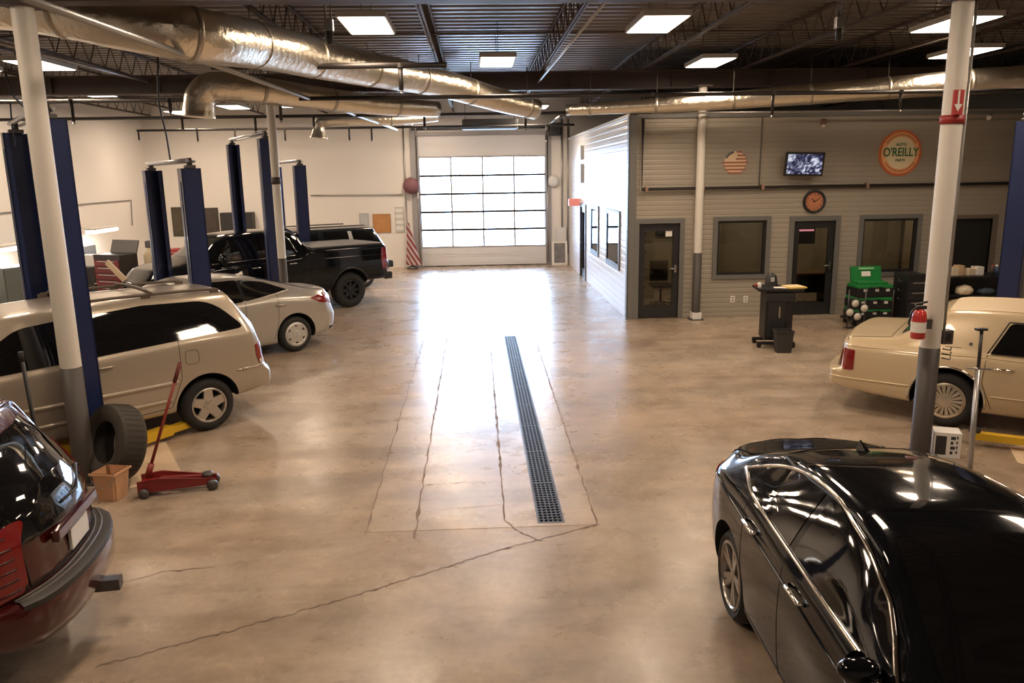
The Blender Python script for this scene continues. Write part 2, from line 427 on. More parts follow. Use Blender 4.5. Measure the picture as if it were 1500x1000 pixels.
struct(sbox('ceiling_office', (OX+.12, OY+.12, OZ-.25), (XR, YB, OZ-.05), M('office_roof', (.10, .09, .085), .8)))
struct(sbox('wall_office_inside', (OX+.12, OY+4.2, 0), (XR, OY+4.3, OZ-.25), M('office_wall', (.44, .37, .27), .7)))
for i, x in enumerate((6.55, 9.2, 11.0)):
    struct(sbox('wall_partition', (x, OY+.12, 0), (x+.08, OY+4.2, OZ-.25), M('office_wall', (.44, .37, .27), .7)))
off_glass = glass_clear('office_glass', (.62, .62, .60))
def window(nm, r, along, fr=.09, mull=False):
    u0, u1, z0, z1 = r
    root = bpy.data.objects.new(nm, None); COL.objects.link(root); struct(root)
    def bx(q, a0, a1, d0, d1, c0, c1):
        if along == 'x': q.box((a0, OY+d0, c0), (a1, OY+d1, c1))
        else: q.box((OX+d0, a0, c0), (OX+d1, a1, c1))
    q = B()
    bx(q, u0-fr, u0, -.035, .14, z0-fr, z1+fr); bx(q, u1, u1+fr, -.035, .14, z0-fr, z1+fr); bx(q, u0, u1, -.035, .14, z1, z1+fr); bx(q, u0, u1, -.035, .14, z0-fr, z0)
    q.obj('frame', trim_grey, root)
    q = B(); s = .05
    dd = (.02, .08) if along == 'x' else (-.03, .08); bx(q, u0, u0+s, *dd, z0, z1); bx(q, u1-s, u1, *dd, z0, z1); bx(q, u0+s, u1-s, *dd, z1-s, z1); bx(q, u0+s, u1-s, *dd, z0, z0+s)
    q.obj('sash', trim_dark, root)
    q = B(); bx(q, u0+s, u1-s, *((.045, .051) if along == 'x' else (-.012, -.006)), z0+s, z1-s); q.obj('pane', off_glass, root)
    return root
window('window_1', winA, 'x'); window('window_2', winB, 'x')
window('window_3', swin1, 'y', .06); window('window_4', swin2, 'y', .06)
def gdoor(nm, r, along):
    u0, u1, z0, z1 = r
    root = bpy.data.objects.new(nm, None); COL.objects.link(root); struct(root)
    def bx(q, a0, a1, d0, d1, c0, c1):
        if along == 'x': q.box((a0, OY+d0, c0), (a1, OY+d1, c1))
        else: q.box((OX+d0, a0, c0), (OX+d1, a1, c1))
    fr = .10; q = B()
    bx(q, u0-fr, u0, -.035, .14, 0, z1+fr); bx(q, u1, u1+fr, -.035, .14, 0, z1+fr); bx(q, u0, u1, -.035, .14, z1, z1+fr)
    q.obj('frame', trim_grey, root)
    q = B(); s = .13
    bx(q, u0+.01, u0+s, .02, .07, .01, z1-.01); bx(q, u1-s, u1-.01, .02, .07, .01, z1-.01); bx(q, u0+s, u1-s, .02, .07, z1-.16, z1-.01); bx(q, u0+s, u1-s, .02, .07, .01, .27)
    q.obj('leaf', trim_dark, root)
    q = B(); bx(q, u0+s, u1-s, .04, .048, .27, z1-.16); q.obj('pane', off_glass, root)
    q = B()
    if along == 'x': q.box((u1-.11, OY-.05, 1.0), (u1-.06, OY-.03, 1.16)).tube([(u1-.085, OY+.02, 1.08), (u1-.085, OY-.06, 1.08), (u1-.20, OY-.06, 1.08)], .011, 8)
    else: q.tube([(OX+.02, u1-.1, 1.05), (OX-.05, u1-.1, 1.05), (OX-.05, u1-.22, 1.05)], .011, 8)
    q.obj('handle', steel, root)
    return root
gdoor('door_2', doorA, 'x'); gdoor('door_3', doorB, 'x'); gdoor('door_4', sdoor, 'y')
# dark unlit doorway behind the right-hand bench
root = bpy.data.objects.new('door_5', None); COL.objects.link(root); struct(root)
u0, u1, z0, z1 = bayC; q = B()
q.box((u0-.08, OY-.03, z0), (u0, OY+.13, z1+.08)).box((u1, OY-.03, z0), (u1+.10, OY+.13, z1+.08)).box((u0, OY-.03, z1), (u1, OY+.13, z1+.08)); q.obj('frame', M('frame_brown', (.17, .14, .11), .6), root)
sbox('leaf', (u0, OY+.05, z0), (u1, OY+.09, z1), M('unlit_dark', (.012, .012, .011), .6), root)  # near-black sheet standing in for the dark of the unlit opening

# ================================================================== VEHICLES
def pchip(xs, ys, x):
    xs = np.asarray(xs, float); ys = np.asarray(ys, float); h = np.diff(xs); d = np.diff(ys)/h; n = len(xs); m = np.zeros(n)
    m[0], m[-1] = d[0], d[-1]
    for i in range(1, n-1):
        if d[i-1]*d[i] > 0:
            w1, w2 = 2*h[i]+h[i-1], h[i]+2*h[i-1]; m[i] = (w1+w2)/(w1/d[i-1]+w2/d[i])
    i = np.clip(np.searchsorted(xs, x)-1, 0, n-2); t = (x-xs[i])/h[i]
    return (2*t**3-3*t**2+1)*ys[i]+(t**3-2*t**2+t)*h[i]*m[i]+(-2*t**3+3*t**2)*ys[i+1]+(t**3-t**2)*h[i]*m[i+1]
def crom(P, n):
    """centripetal-ish Catmull-Rom through P with n samples per span"""
    P = [np.array(p, float) for p in P]; Q = [2*P[0]-P[1]]+P+[2*P[-1]-P[-2]]; out = []
    for i in range(1, len(Q)-2):
        p0, p1, p2, p3 = Q[i-1:i+3]
        l = max(np.linalg.norm(p2-p1), 1e-6); t1 = (p2-p0)/max(np.linalg.norm(p2-p1)+np.linalg.norm(p1-p0), 1e-6)*l; t2 = (p3-p1)/max(np.linalg.norm(p3-p2)+np.linalg.norm(p2-p1), 1e-6)*l
        for k in range(n):
            t = k/n; out.append((2*t**3-3*t**2+1)*p1+(t**3-2*t**2+t)*t1+(-2*t**3+3*t**2)*p2+(t**3-t**2)*t2)
    out.append(P[-1]); return out

class Car:
    """A car shell lofted from a side profile (top), a waist line (belt), plan widths and a roof width. x runs from tail (0) to nose (L)."""
    def __init__(s, name, label, cat, L, top, belt, w, wb, wr, zb, rear, front, paint, wheels, rw, rarch, loc, heading, scale=1.0, kr=.10, kf=.22, Lr=.8, Lf=.8, crown=.10, gx=1.0, gz=1.0):
        s.root = thing(name, label, cat, loc, heading); s.root.scale = (scale,)*3
        s.paint = paint; s.gx, s.gz = gx, gz; wheels = tuple(v*gx for v in wheels)
        f = {k: (lambda v: (lambda x: float(pchip([p[0] for p in v], [p[1] for p in v], x))))(v) for k, v in dict(top=top, belt=belt, w=w, wb=wb, wr=wr, zb=zb).items()}
        rz = lambda z: float(np.interp(z, [p[0] for p in rear], [p[1] for p in rear])); fz = lambda z: float(np.interp(z, [p[0] for p in front], [p[1] for p in front]))
        xs = sorted(set(np.round(np.concatenate([np.linspace(0, L, 110), np.linspace(0, .5, 22), np.linspace(L-.4, L, 16), [p[0] for p in top], [p[0]+.015 for p in top if p[0] < L-.02]]), 4)))
        def ring(x):
            W, bw, r_, Zb, zl, zt = f['w'](x), f['wb'](x), f['wr'](x), f['zb'](x), f['belt'](x), f['top'](x)
            zl = min(zl, zt-.012); H = zl-Zb; g = min(1, (zt-zl)/.35); cr = min(crown, .38*(zt-zl)); ze = zt-cr
            re = bw*.93*(1-g)+r_*g
            zf = max(.10, min(.5, .3))
            cp = [(0, Zb), (W*.78, Zb), (W*.93, Zb+.02), (W*.975, Zb+.10*H+.03), (W*.995, Zb+.36*H), (W, Zb+.60*H), (W*.985, Zb+.82*H), (bw*.35+W*.64, zl-.06*H), (bw, zl)]
            cp += [(bw+(re-bw)*.5+.012*g, zl+(ze-zl)*.5), (re, ze), (re-.06*g-.10*re*(1-g)*.8, zt-.45*cr), (re*.66, zt-.14*cr), (re*.3, zt-.02*cr), (0, zt)]
            return crom(cp, 4)
        def deform(x, y, z):
            W = max(f['w'](min(max(x, 0), L)), .1); t = abs(y)/W
            if x < Lr: k = (1-max(x, 0)/Lr)**2; x = x+(rz(z)+kr*t**2.6)*k
            if x > L-Lf: k = (1-(L-min(x, L))/Lf)**2; x = x-(fz(z)+kf*t**2.4)*k
            return (x*gx, y*gx, z*gz)
        bm = bmesh.new(); grid = []
        def addring(x, pts):
            half = [(p[0], p[1]) for p in pts]; full = half+[(-y, z) for y, z in half[-2:0:-1]]
            return [bm.verts.new(deform(x, y, z)) for y, z in full]
        r0, r1 = ring(0), ring(L)
        def capseq(rg, x, sgn):
            zc = (rg[0][1]+rg[-1][1])/2; out = []
            for sc, dx in ((.985, .012), (.95, .026), (.86, .036), (.7, .042), (.5, .046), (.3, .048), (.12, .049)):
                out.append((x+sgn*dx, [(p[0]*sc, zc+(p[1]-zc)*sc) for p in rg]))
            return out
        seq = [a for a in capseq(r0, 0, -1)][::-1]+[(x, ring(x)) for x in xs]+capseq(r1, L, 1)
        for x, rg in seq: grid.append(addring(x, rg))
        n = len(grid[0])
        for A, C in zip(grid[:-1], grid[1:]):
            for k in range(n): bm.faces.new((A[k], A[(k+1) % n], C[(k+1) % n], C[k]))
        bm.faces.new(grid[0][::-1]); bm.faces.new(grid[-1])
        for fc in bm.faces: fc.smooth = True
        bmesh.ops.recalc_face_normals(bm, faces=bm.faces[:])
        s.bvh = BVHTree.FromBMesh(bm); s.L = L*gx; s.f = f; s.W = max(p[1] for p in w)*gx
        me = bpy.data.meshes.new('body'); bm.to_mesh(me); bm.free(); me.materials.append(paint); me.materials.append(arch_black)
        body = bpy.data.objects.new('body', me); COL.objects.link(body)
        # wheel housings cut out of the shell
        cb = B(); cb.mi = 1
        for wx in wheels:
            for sd in (1, -1):
                cb.lathe([(0, 0), (rarch, 0), (rarch, .62), (0, .62)], 40, axis_mat((wx, sd*(s.W-.36), rw+.01), (0, sd, 0)), smooth=False)
        cut = cb.obj('cutter', [paint, arch_black])
        md = body.modifiers.new('b', 'BOOLEAN'); md.object = cut; md.solver = 'EXACT'; md.operation = 'DIFFERENCE'
        dg = bpy.context.evaluated_depsgraph_get(); nm = bpy.data.meshes.new_from_object(body.evaluated_get(dg)); nm.name = 'body'
        body.modifiers.clear(); body.data = nm; bpy.data.meshes.remove(me)
        cm = cut.data; bpy.data.objects.remove(cut); bpy.data.meshes.remove(cm)
        if len(nm.materials) < 2: nm.materials.append(arch_black)
        nm.set_sharp_from_angle(angle=R(38)); body.parent = s.root; s.body = body
        s.wheels, s.rw, s.rarch = wheels, rw, rarch
    def hit(s, mode, u, v, off=.004, side=1):
        u, v = u*s.gx, v*(s.gx if mode == 'top' else s.gz)
        if mode == 'side': o, d = Vector((u, side*4, v)), Vector((0, -side, 0))
        elif mode == 'rear': o, d = Vector((-4, u, v)), Vector((1, 0, 0))
        elif mode == 'front': o, d = Vector((s.L+4, u, v)), Vector((-1, 0, 0))
        else: o, d = Vector((u, v, 5)), Vector((0, 0, -1))
        loc, nor, i, dist = s.bvh.ray_cast(o, d)
        if loc is None:
            loc, nor, i, dist = s.bvh.find_nearest(o+d*4)
        if nor.dot(d) > 0: nor = -nor
        return loc+nor*off, nor
    def patch(s, name, pts, mode, mat, side=1, off=.004, rnd=.03, parent=None, rings=9, nn=.05):
        pts = outline(pts, rnd, nn); c = np.mean(pts, axis=0)
        bm = bmesh.new(); R_ = []
        for sc, o in [(1.0, -.012)]+[(k/rings, off) for k in range(rings, 0, -1)]:
            R_.append([bm.verts.new(s.hit(mode, c[0]+(p[0]-c[0])*sc, c[1]+(p[1]-c[1])*sc, o, side)[0]) for p in pts])
        cv = bm.verts.new(s.hit(mode, c[0], c[1], off, side)[0]); n = len(pts)
        for A, C in zip(R_[:-1], R_[1:]):
            for k in range(n): bm.faces.new((A[k], A[(k+1) % n], C[(k+1) % n], C[k]))
        for k in range(n): bm.faces.new((R_[-1][k], R_[-1][(k+1) % n], cv))
        for f in bm.faces: f.smooth = True
        bmesh.ops.recalc_face_normals(bm, faces=bm.faces[:])
        me = bpy.data.meshes.new(name); bm.to_mesh(me); bm.free(); me.materials.append(mat); me.set_sharp_from_angle(angle=R(40))
        o = bpy.data.objects.new(name, me); COL.objects.link(o); o.parent = parent or s.root
        return o
    def line(s, pts, mode, side=1, off=.0, closed=False, step=.05):
        out = []; m = len(pts)
        for i in range(m if closed else m-1):
            a, c = np.array(pts[i], float), np.array(pts[(i+1) % m], float); k = max(1, int(np.linalg.norm(c-a)/step))
            for j in range(k): p = a+(c-a)*j/k; out.append(s.hit(mode, p[0], p[1], off, side)[0])
        if not closed: out.append(s.hit(mode, pts[-1][0], pts[-1][1], off, side)[0])
        return out
    def trim(s, name, pts, mode, r, mat, side=1, off=.002, closed=False, rnd=0.0, parent=None):
        if rnd: pts = outline(pts, rnd, .05) if closed else pts
        P = s.line(pts, mode, side, off, closed)
        q = B(); q.tube(P, r, 6, closed=closed); return q.obj(name, mat, parent or s.root)
    def seams(s, segs, side, mode='side'):
        for sg in segs:
            B().tube(s.line(sg, mode, side, -.002), .005, 5).obj('door_seam', arch_black, s.root)
    def put_wheels(s, style, rimr, width=.22, rimmat=None, tyre=None):
        for wx in s.wheels:
            for sd in (1, -1):
                wheel(s.root, (wx, sd*(s.W-.035), s.rw), sd, s.rw, rimr, width, style, rimmat or alloy, tyre or rubber)
    def handle(s, x, z, side, mat, ln=.17):
        p, n = s.hit('side', x, z, 0, side); q = B()
        q.tube([p+Vector((-ln/2, 0, 0)), p+Vector((-ln/2+.02, side*.032, 0)), p+Vector((ln/2-.02, side*.032, 0)), p+Vector((ln/2, 0, 0))], .013, 8)
        return q.obj('door_handle', mat, s.root)
    def mirror(s, x, z, side, mat, sx=.17, sy=.19, sz=.13, gap=.07):
        p, n = s.hit('side', x, z, 0, side); q = B()
        q.tube([p, p+Vector((.01, side*.08, .02))], .03, 8)
        c = p+Vector((.03, side*(gap+sy/2), .05))
        T = Matrix.Translation(c) @ Matrix.Diagonal((sx/2, sy/2, sz/2, 1))
        bmesh.ops.create_icosphere(q.bm, subdivisions=3, radius=1, matrix=T)
        for v in q.bm.verts:
            if v.co.x < c.x-sx*.28 and (v.co-c).length < .2: v.co.x = c.x-sx*.28
        for f in q.bm.faces: f.smooth = True
        o = q.obj('side_mirror', mat, s.root, 40)
        g = B(); g.lathe([(0, 0), (.05, 0), (.055, -.004)], 16, axis_mat((c.x-sx*.29, c.y, c.z), (-1, 0, 0)) @ Matrix.Diagonal((1, 1.3, 1, 1))); g.obj('mirror_glass', chrome, o)
        return o

def outline(pts, rnd, step):
    """closed outline with rounded corners, resampled"""
    n = len(pts); out = []
    for i in range(n):
        p0, p1, p2 = [np.array(pts[(i+k-1) % n][:2], float) for k in range(3)]; r = pts[i][2] if len(pts[i]) > 2 else rnd
        a, c = p0-p1, p2-p1; la, lc = np.linalg.norm(a), np.linalg.norm(c); ra, rc = min(r, la*.48), min(r, lc*.48)
        A, C = p1+a/la*ra, p1+c/lc*rc
        for k in range(6): t = k/5; out.append((1-t)**2*A+2*t*(1-t)*p1+t*t*C)
    res = []
    for i in range(len(out)):
        a, c = out[i], out[(i+1) % len(out)]; d = np.linalg.norm(c-a)
        if d < 1e-5: continue
        k = max(1, int(d/step))
        for j in range(k): res.append(a+(c-a)*j/k)
    return res

def wheel(parent, loc, sd, Rt, Rr, w, style, rimmat, tyre):
    root = None
    T = axis_mat((0, 0, 0), (0, sd, 0))              # local +z -> outward
    q = B(); h = w
    q.lathe([(Rr, -h*.95), (Rr+.02, -h), (Rt-.03, -h*1.0), (Rt-.006, -h*.9), (Rt, -h*.7), (Rt, -h*.25), (Rt-.008, -.03), (Rt-.035, 0.0), (Rr+(Rt-Rr)*.5, .012), (Rr+.02, .006), (Rr, -.012)], 48, T)
    tr = q.obj('wheel', tyre, parent, 50); tr.location = loc
    for k in (0,):
        g = B()                                     # dark drum behind the spokes
        g.lathe([(0, -.10), (Rr*.97, -.10), (Rr*.99, -h*.95)], 32, T); g.obj('brake_drum', arch_black, tr)
    g = B(); g.lathe([(Rr+.004, -.02), (Rr+.006, .004), (Rr-.012, .010), (Rr-.022, -.004), (Rr-.03, -.06), (Rr-.035, -.10)], 48, T)
    def spoke(a, r0, r1, w0, w1, d0, d1, th=.02):
        ca, sa = math.cos(a), math.sin(a)
        def P(r, t, d): return T @ Vector((r*ca-t*sa, r*sa+t*ca, d))
        top = [(r0, -w0, d0), (r1, -w1, d1), (r1, w1, d1), (r0, w0, d0)]
        vt = [g.bm.verts.new(P(*p)) for p in top]; vb = [g.bm.verts.new(P(p[0], p[1]*1.15, p[2]-th)) for p in top]
        g._t(g.bm.faces.new(vt)); g._t(g.bm.faces.new(vb[::-1]))
        for i in range(4): g._t(g.bm.faces.new((vt[i], vt[(i+1) % 4], vb[(i+1) % 4], vb[i])))
    hub = lambda r, d: g.lathe([(r, -.05), (r, d-.006), (r*.85, d), (0, d+.004)], 24, T)
    if style == 'five':
        hub(Rr*.36, -.005)
        for k in range(5): spoke(2*math.pi*k/5+.3, Rr*.25, Rr-.012, .062, .048, -.006, .0)
        for k in range(5):
            a = 2*math.pi*k/5+.93; g.lathe([(.011, -.02), (.011, .004), (0, .006)], 8, T @ Matrix.Translation((Rr*.27*math.cos(a), Rr*.27*math.sin(a), 0)))
    elif style == 'cap':
        g.lathe([(Rr-.01, .0), (Rr*.86, .012), (Rr*.80, .004)], 40, T); hub(Rr*.42, .012)
        for k in range(6): spoke(2*math.pi*k/6, Rr*.34, Rr*.84, .075, .045, .010, .006)
    elif style == 'ten':
        hub(Rr*.22, -.012)
        for k in range(5):
            for e in (-.16, .16): spoke(2*math.pi*k/5+e, Rr*.16, Rr-.012, .016, .022, -.014, -.002)
    elif style == 'fin':
        g.lathe([(Rr-.01, .002), (Rr*.84, .006), (Rr*.82, -.012)], 40, T); g.lathe([(Rr*.38, -.03), (Rr*.36, .008), (Rr*.30, .012), (0, .016)], 28, T)
        for k in range(18): spoke(2*math.pi*k/18, Rr*.33, Rr*.86, .012, .022, .004, .003, .03)
    else:                                            # off-road
        hub(Rr*.30, -.02)
        for k in range(8): spoke(2*math.pi*k/8, Rr*.25, Rr-.012, .05, .028, -.035, -.01)
    g.obj('rim', rimmat, tr, 35)
    return tr

def lamp_tail(car, pts, side, mode='side', mat=None, name='tail_light', off=.008, rnd=.02, label=None):
    o = car.patch(name, pts, mode, mat or red_lens, side, off, rnd, nn=.04)
    if label: o['label'] = label
    return o
D41 = R(180+41)
c41, s41 = math.cos(R(41)), math.sin(R(41))
def origin_for(contact, rear_x, half_w, heading, near):
    """tail-centre position so that the near rear wheel touches the floor at `contact` (near: +1 left side, -1 right side)"""
    h = Vector((math.cos(heading), math.sin(heading))); lft = Vector((-h.y, h.x)); p = Vector(contact[:2]) - lft*near*half_w - h*rear_x
    return (p.x, p.y, 0)

# ---- beige minivan
beige = M('paint_champagne', (.44, .375, .29), .32, .4, coat=.8)
van_heading = D41
van = Car('minivan', 'champagne beige minivan with roof rack and dark side glass beside the blue lift column', 'car', 5.05,
    top=[(0, 1.60), (.12, 1.69), (.6, 1.715), (1.8, 1.735), (2.9, 1.70), (3.3, 1.60), (4.15, 1.13), (4.3, 1.06), (4.75, .93), (5.05, .72)],
    belt=[(0, 1.22), (1.0, 1.21), (2.5, 1.13), (3.6, 1.06), (4.2, .99), (4.7, .84), (5.05, .62)],
    w=[(0, .88), (.3, .945), (1, .965), (3.6, .965), (4.4, .93), (4.8, .84), (5.05, .70)],
    wb=[(0, .82), (.3, .89), (1, .915), (3.6, .91), (4.4, .82), (4.8, .7), (5.05, .55)],
    wr=[(0, .60), (.4, .68), (1, .72), (3, .70), (3.6, .74), (4.4, .75), (5.05, .5)],
    zb=[(0, .42), (.7, .36), (1.5, .30), (4.3, .27), (5.05, .30)],
    rear=[(.3, .06), (.45, .0), (.62, .0), (.72, .09), (1.0, .12), (1.25, .20), (1.55, .40), (1.72, .62)], front=[(.3, .08), (.5, 0), (.8, .05), (1.2, .2)],
    paint=beige, wheels=(1.0, 4.05), rw=.335, rarch=.405, loc=origin_for((-3.38, 9.62), 1.0, .94, van_heading, 1), heading=van_heading, kr=.16)
for sd in (1, -1):
    van.patch('side_window', [(.43, 1.245, .10), (2.28, 1.15), (2.28, 1.60), (1.6, 1.645), (.78, 1.615, .22)], 'side', glass_dark, sd, nn=.06)
    van.patch('front_window', [(2.40, 1.145), (3.62, 1.085), (3.30, 1.32, .15), (2.92, 1.55, .10), (2.40, 1.60)], 'side', glass_dark, sd, nn=.06)
    van.seams([[(1.30, 1.20), (1.31, .75), (1.45, .40)], [(2.34, 1.14), (2.34, .38)], [(3.52, 1.05), (3.46, .36)], [(2.34, .36), (1.46, .40)]], sd)
    van.trim('body_moulding', [(.42, .72), (.55, .72)], 'side', .018, beige, sd)
    van.trim('body_moulding', [(1.36, .71), (3.45, .69)], 'side', .028, beige, sd)
    van.trim('sill_cladding', [(1.45, .50), (3.42, .48)], 'side', .03, beige, sd)
    van.handle(2.15, 1.03, sd, beige); van.handle(2.52, 1.0, sd, beige); van.mirror(3.42, 1.06, sd, beige)
    lamp_tail(van, [(.185, 1.02), (.335, 1.0), (.33, .86), (.28, .74), (.18, .74)], sd)
    lamp_tail(van, [(.185, .80), (.29, .80), (.275, .745), (.18, .745)], sd, mat=clear_lens, name='reversing_light', off=.012, rnd=.01)
van.trim('fuel_door', [(1.08, .90), (1.24, .90), (1.24, 1.07), (1.08, 1.07)], 'side', .004, M('seam_shadow', (.16, .13, .09), .6), 1, closed=True, rnd=.05)
van.trim('bumper_line', [(.04, .72), (.62, .72)], 'side', .012, beige, 1); van.trim('bumper_line', [(.04, .72), (.62, .72)], 'side', .012, beige, -1)
van.patch('windshield', [(-.62, 1.15), (.62, 1.15), (.58, 1.55), (-.58, 1.55)], 'front', glass_dark, nn=.06)
van.patch('rear_window', [(-.66, 1.15), (.66, 1.15), (.56, 1.52), (-.56, 1.52)], 'rear', glass_dark, nn=.06)
rk = B()
for y in (-.58, .58):
    pts = [van.hit('top', x, y, .045)[0] for x in np.linspace(.65, 2.35, 14)]; rk.tube(pts, .018, 8)
    for x in (.66, 1.5, 2.33): p = van.hit('top', x, y, 0)[0]; rk.box((p.x-.05, p.y-.02, p.z-.01), (p.x+.05, p.y+.02, p.z+.045))
for x in (1.45, 2.25): rk.tube([van.hit('top', x, y, .06)[0] for y in np.linspace(-.6, .6, 8)], .022, 8)
rk.obj('roof_rack', M('rack_brown', (.10, .075, .055), .5), van.root)
van.put_wheels('five', .215, .22)

# ---- silver sedan
silver = M('paint_silver', (.47, .435, .385), .30, .5, coat=.8)
sed = Car('sedan', 'silver sedan parked between the beige minivan and the black pickup', 'car', 4.84,
    top=[(0, .98), (.10, 1.07), (.35, 1.085), (.62, 1.11), (1.0, 1.225), (1.5, 1.375), (2.1, 1.455), (2.6, 1.45), (3.0, 1.36), (3.75, 1.02), (4.3, .90), (4.65, .76), (4.84, .60)],
    belt=[(0, .93), (.5, 1.0), (1.2, 1.03), (2.5, .98), (3.6, .90), (4.3, .80), (4.84, .52)],
    w=[(0, .80), (.3, .885), (.9, .915), (3.5, .915), (4.2, .88), (4.6, .78), (4.84, .62)],
    wb=[(0, .70), (.3, .78), (.9, .83), (1.6, .86), (3.5, .85), (4.2, .76), (4.84, .5)],
    wr=[(0, .6), (.6, .62), (1.5, .59), (2.2, .60), (3.0, .64), (3.8, .72), (4.84, .45)],
    zb=[(0, .30), (.5, .24), (1.4, .19), (4.2, .19), (4.84, .24)],
    rear=[(.25, .10), (.40, .02), (.60, .0), (.80, .07), (1.0, .10), (1.1, .12)], front=[(.3, .06), (.5, 0), (.8, .1)],
    paint=silver, wheels=(1.02, 3.81), rw=.325, rarch=.385, loc=origin_for((-3.29, 14.14), 1.02, .89, D41, 1), heading=D41, kr=.22)
for sd in (1, -1):
    sed.patch('side_window', [(1.06, 1.135, .02), (1.9, 1.03), (1.9, 1.375), (1.45, 1.30)], 'side', glass_dark, sd, rnd=.02)
    sed.patch('front_window', [(1.96, 1.025), (3.35, .95, .02), (2.85, 1.27, .06), (2.45, 1.385), (1.96, 1.38)], 'side', glass_dark, sd, rnd=.02)
    sed.patch('door_pillar', [(1.88, 1.04), (1.98, 1.035), (1.98, 1.37), (1.88, 1.365)], 'side', arch_black, sd, rnd=.005, off=.0025)
    sed.trim('window_trim', [(1.04, 1.13), (1.9, 1.02), (3.36, .94)], 'side', .010, alloy, sd)
    sed.seams([[(1.32, 1.10), (1.36, .60), (1.45, .30)], [(1.93, 1.02), (1.98, .26)], [(3.2, .93), (3.14, .26)]], sd)
    sed.handle(1.30, .90, sd, silver); sed.handle(2.18, .87, sd, silver); sed.mirror(3.02, .97, sd, silver)
    lamp_tail(sed, [(.13, 1.0), (.48, .985), (.70, .955), (.50, .85), (.18, .80)], sd)
    sed.patch('reflector', [(.12, .36), (.30, .37), (.28, .31), (.13, .30)], 'side', arch_black, sd, .008, .01)
sed.patch('rear_window', [(.78, -.52), (.78, .52), (1.52, .48), (1.52, -.48)], 'top', glass_dark, nn=.06)
sed.patch('windshield', [(2.95, -.52), (2.95, .52), (3.68, .62), (3.68, -.62)], 'top', glass_dark, nn=.06)
sed.trim('trunk_seam', [(.30, -.66), (.66, -.58), (.66, .58), (.30, .66)], 'top', .005, arch_black)
sed.put_wheels('cap', .215, .21, M('wheel_cover', (.60, .58, .54), .35, .5))
fin = B(); p = sed.hit('top', 1.62, 0, 0)[0]; fin.poly([p+Vector((.06, .012, 0)), p+Vector((-.08, .02, 0)), p+Vector((-.07, 0, .06))]); fin.poly([p+Vector((.06, -.012, 0)), p+Vector((-.07, 0, .06)), p+Vector((-.08, -.02, 0))]); fin.poly([p+Vector((.06, .012, 0)), p+Vector((-.07, 0, .06)), p+Vector((.06, -.012, 0))]); fin.poly([p+Vector((-.08, .02, 0)), p+Vector((-.08, -.02, 0)), p+Vector((-.07, 0, .06))])
fin.obj('antenna', silver, sed.root)

# ---- black pickup
blk = M('paint_black', (.005, .006, .008), .12, .0, coat=.75, spec=.03)
tr = Car('pickup_truck', 'black crew-cab pickup truck with covered bed and big off-road tyres', 'truck', 5.85,
    top=[(0, 1.45), (.06, 1.48), (.3, 1.485), (2.0, 1.50), (2.14, 1.51), (2.20, 1.60), (2.36, 1.86), (2.55, 1.93), (3.1, 1.955), (3.9, 1.92), (4.2, 1.82), (4.75, 1.42), (5.0, 1.36), (5.6, 1.27), (5.85, 1.05)],
    belt=[(0, 1.40), (2.1, 1.43), (2.4, 1.36), (4.4, 1.30), (5.2, 1.22), (5.85, .95)],
    w=[(0, .96), (.2, .995), (1, 1.0), (5.2, 1.0), (5.6, .95), (5.85, .86)],
    wb=[(0, .93), (.2, .965), (2.1, .965), (2.5, .93), (4.4, .92), (5.2, .88), (5.85, .7)],
    wr=[(0, .9), (2.1, .9), (2.4, .74), (4.0, .72), (4.8, .80), (5.85, .6)],
    zb=[(0, .60), (.5, .60), (1.6, .50), (4.6, .48), (5.3, .52), (5.85, .58)],
    rear=[(.5, .04), (.8, .02), (1.5, .02)], front=[(.5, .05), (.9, 0), (1.3, .06)],
    paint=blk, wheels=(1.12, 4.72), rw=.425, rarch=.51, loc=origin_for((-3.03, 19.02), 1.12, .99, D41, 1), heading=D41, kr=.03, crown=.12, kf=.12)
for sd in (1, -1):
    tr.patch('side_window', [(2.52, 1.39), (3.28, 1.375), (3.28, 1.80), (2.66, 1.80)], 'side', glass_dark, sd, nn=.06)
    tr.patch('front_window', [(3.36, 1.37), (4.42, 1.345), (4.08, 1.70, .1), (3.85, 1.79), (3.36, 1.80)], 'side', glass_dark, sd, nn=.06)
    tr.trim('window_trim', [(2.50, 1.375), (3.3, 1.36), (4.45, 1.33)], 'side', .010, chrome, sd)
    tr.trim('rear_pillar_trim', [(2.46, 1.44), (2.58, 1.74), (2.68, 1.83)], 'side', .010, chrome, sd)
    tr.seams([[(2.44, 1.36), (2.44, .60)], [(3.32, 1.36), (3.32, .56)], [(4.5, 1.30), (4.42, .56)], [(2.17, 1.44), (2.17, .60)]], sd)
    tr.handle(2.62, 1.20, sd, chrome, .2); tr.handle(3.5, 1.18, sd, chrome, .2); tr.mirror(4.25, 1.37, sd, blk, .2, .26, .28)
    lamp_tail(tr, [(.02, 1.38), (.20, 1.38), (.24, 1.1), (.20, .86), (.02, .86)], sd, rnd=.03)
    tr.trim('wheel_arch_moulding', [(1.12+.53*math.cos(a), .435+.53*math.sin(a)) for a in np.linspace(-.25, math.pi+.1, 26)], 'side', .024, black_m, sd)
    tr.trim('body_crease', [(.2, 1.22), (2.05, 1.24)], 'side', .012, blk, sd)
tr.patch('tonneau_cover', [(.08, -.86), (.08, .86), (2.08, .86), (2.08, -.86)], 'top', M('tonneau_vinyl', (.11, .105, .095), .35), off=.025, nn=.1)
tr.patch('windshield', [(-.64, 1.46), (.64, 1.46), (.60, 1.84), (-.60, 1.84)], 'front', M('windscreen', (.03, .035, .032), .05, coat=.5), nn=.06)
tr.patch('rear_window', [(-.58, 1.60), (.58, 1.60), (.54, 1.82), (-.54, 1.82)], 'rear', glass_dark, nn=.06)
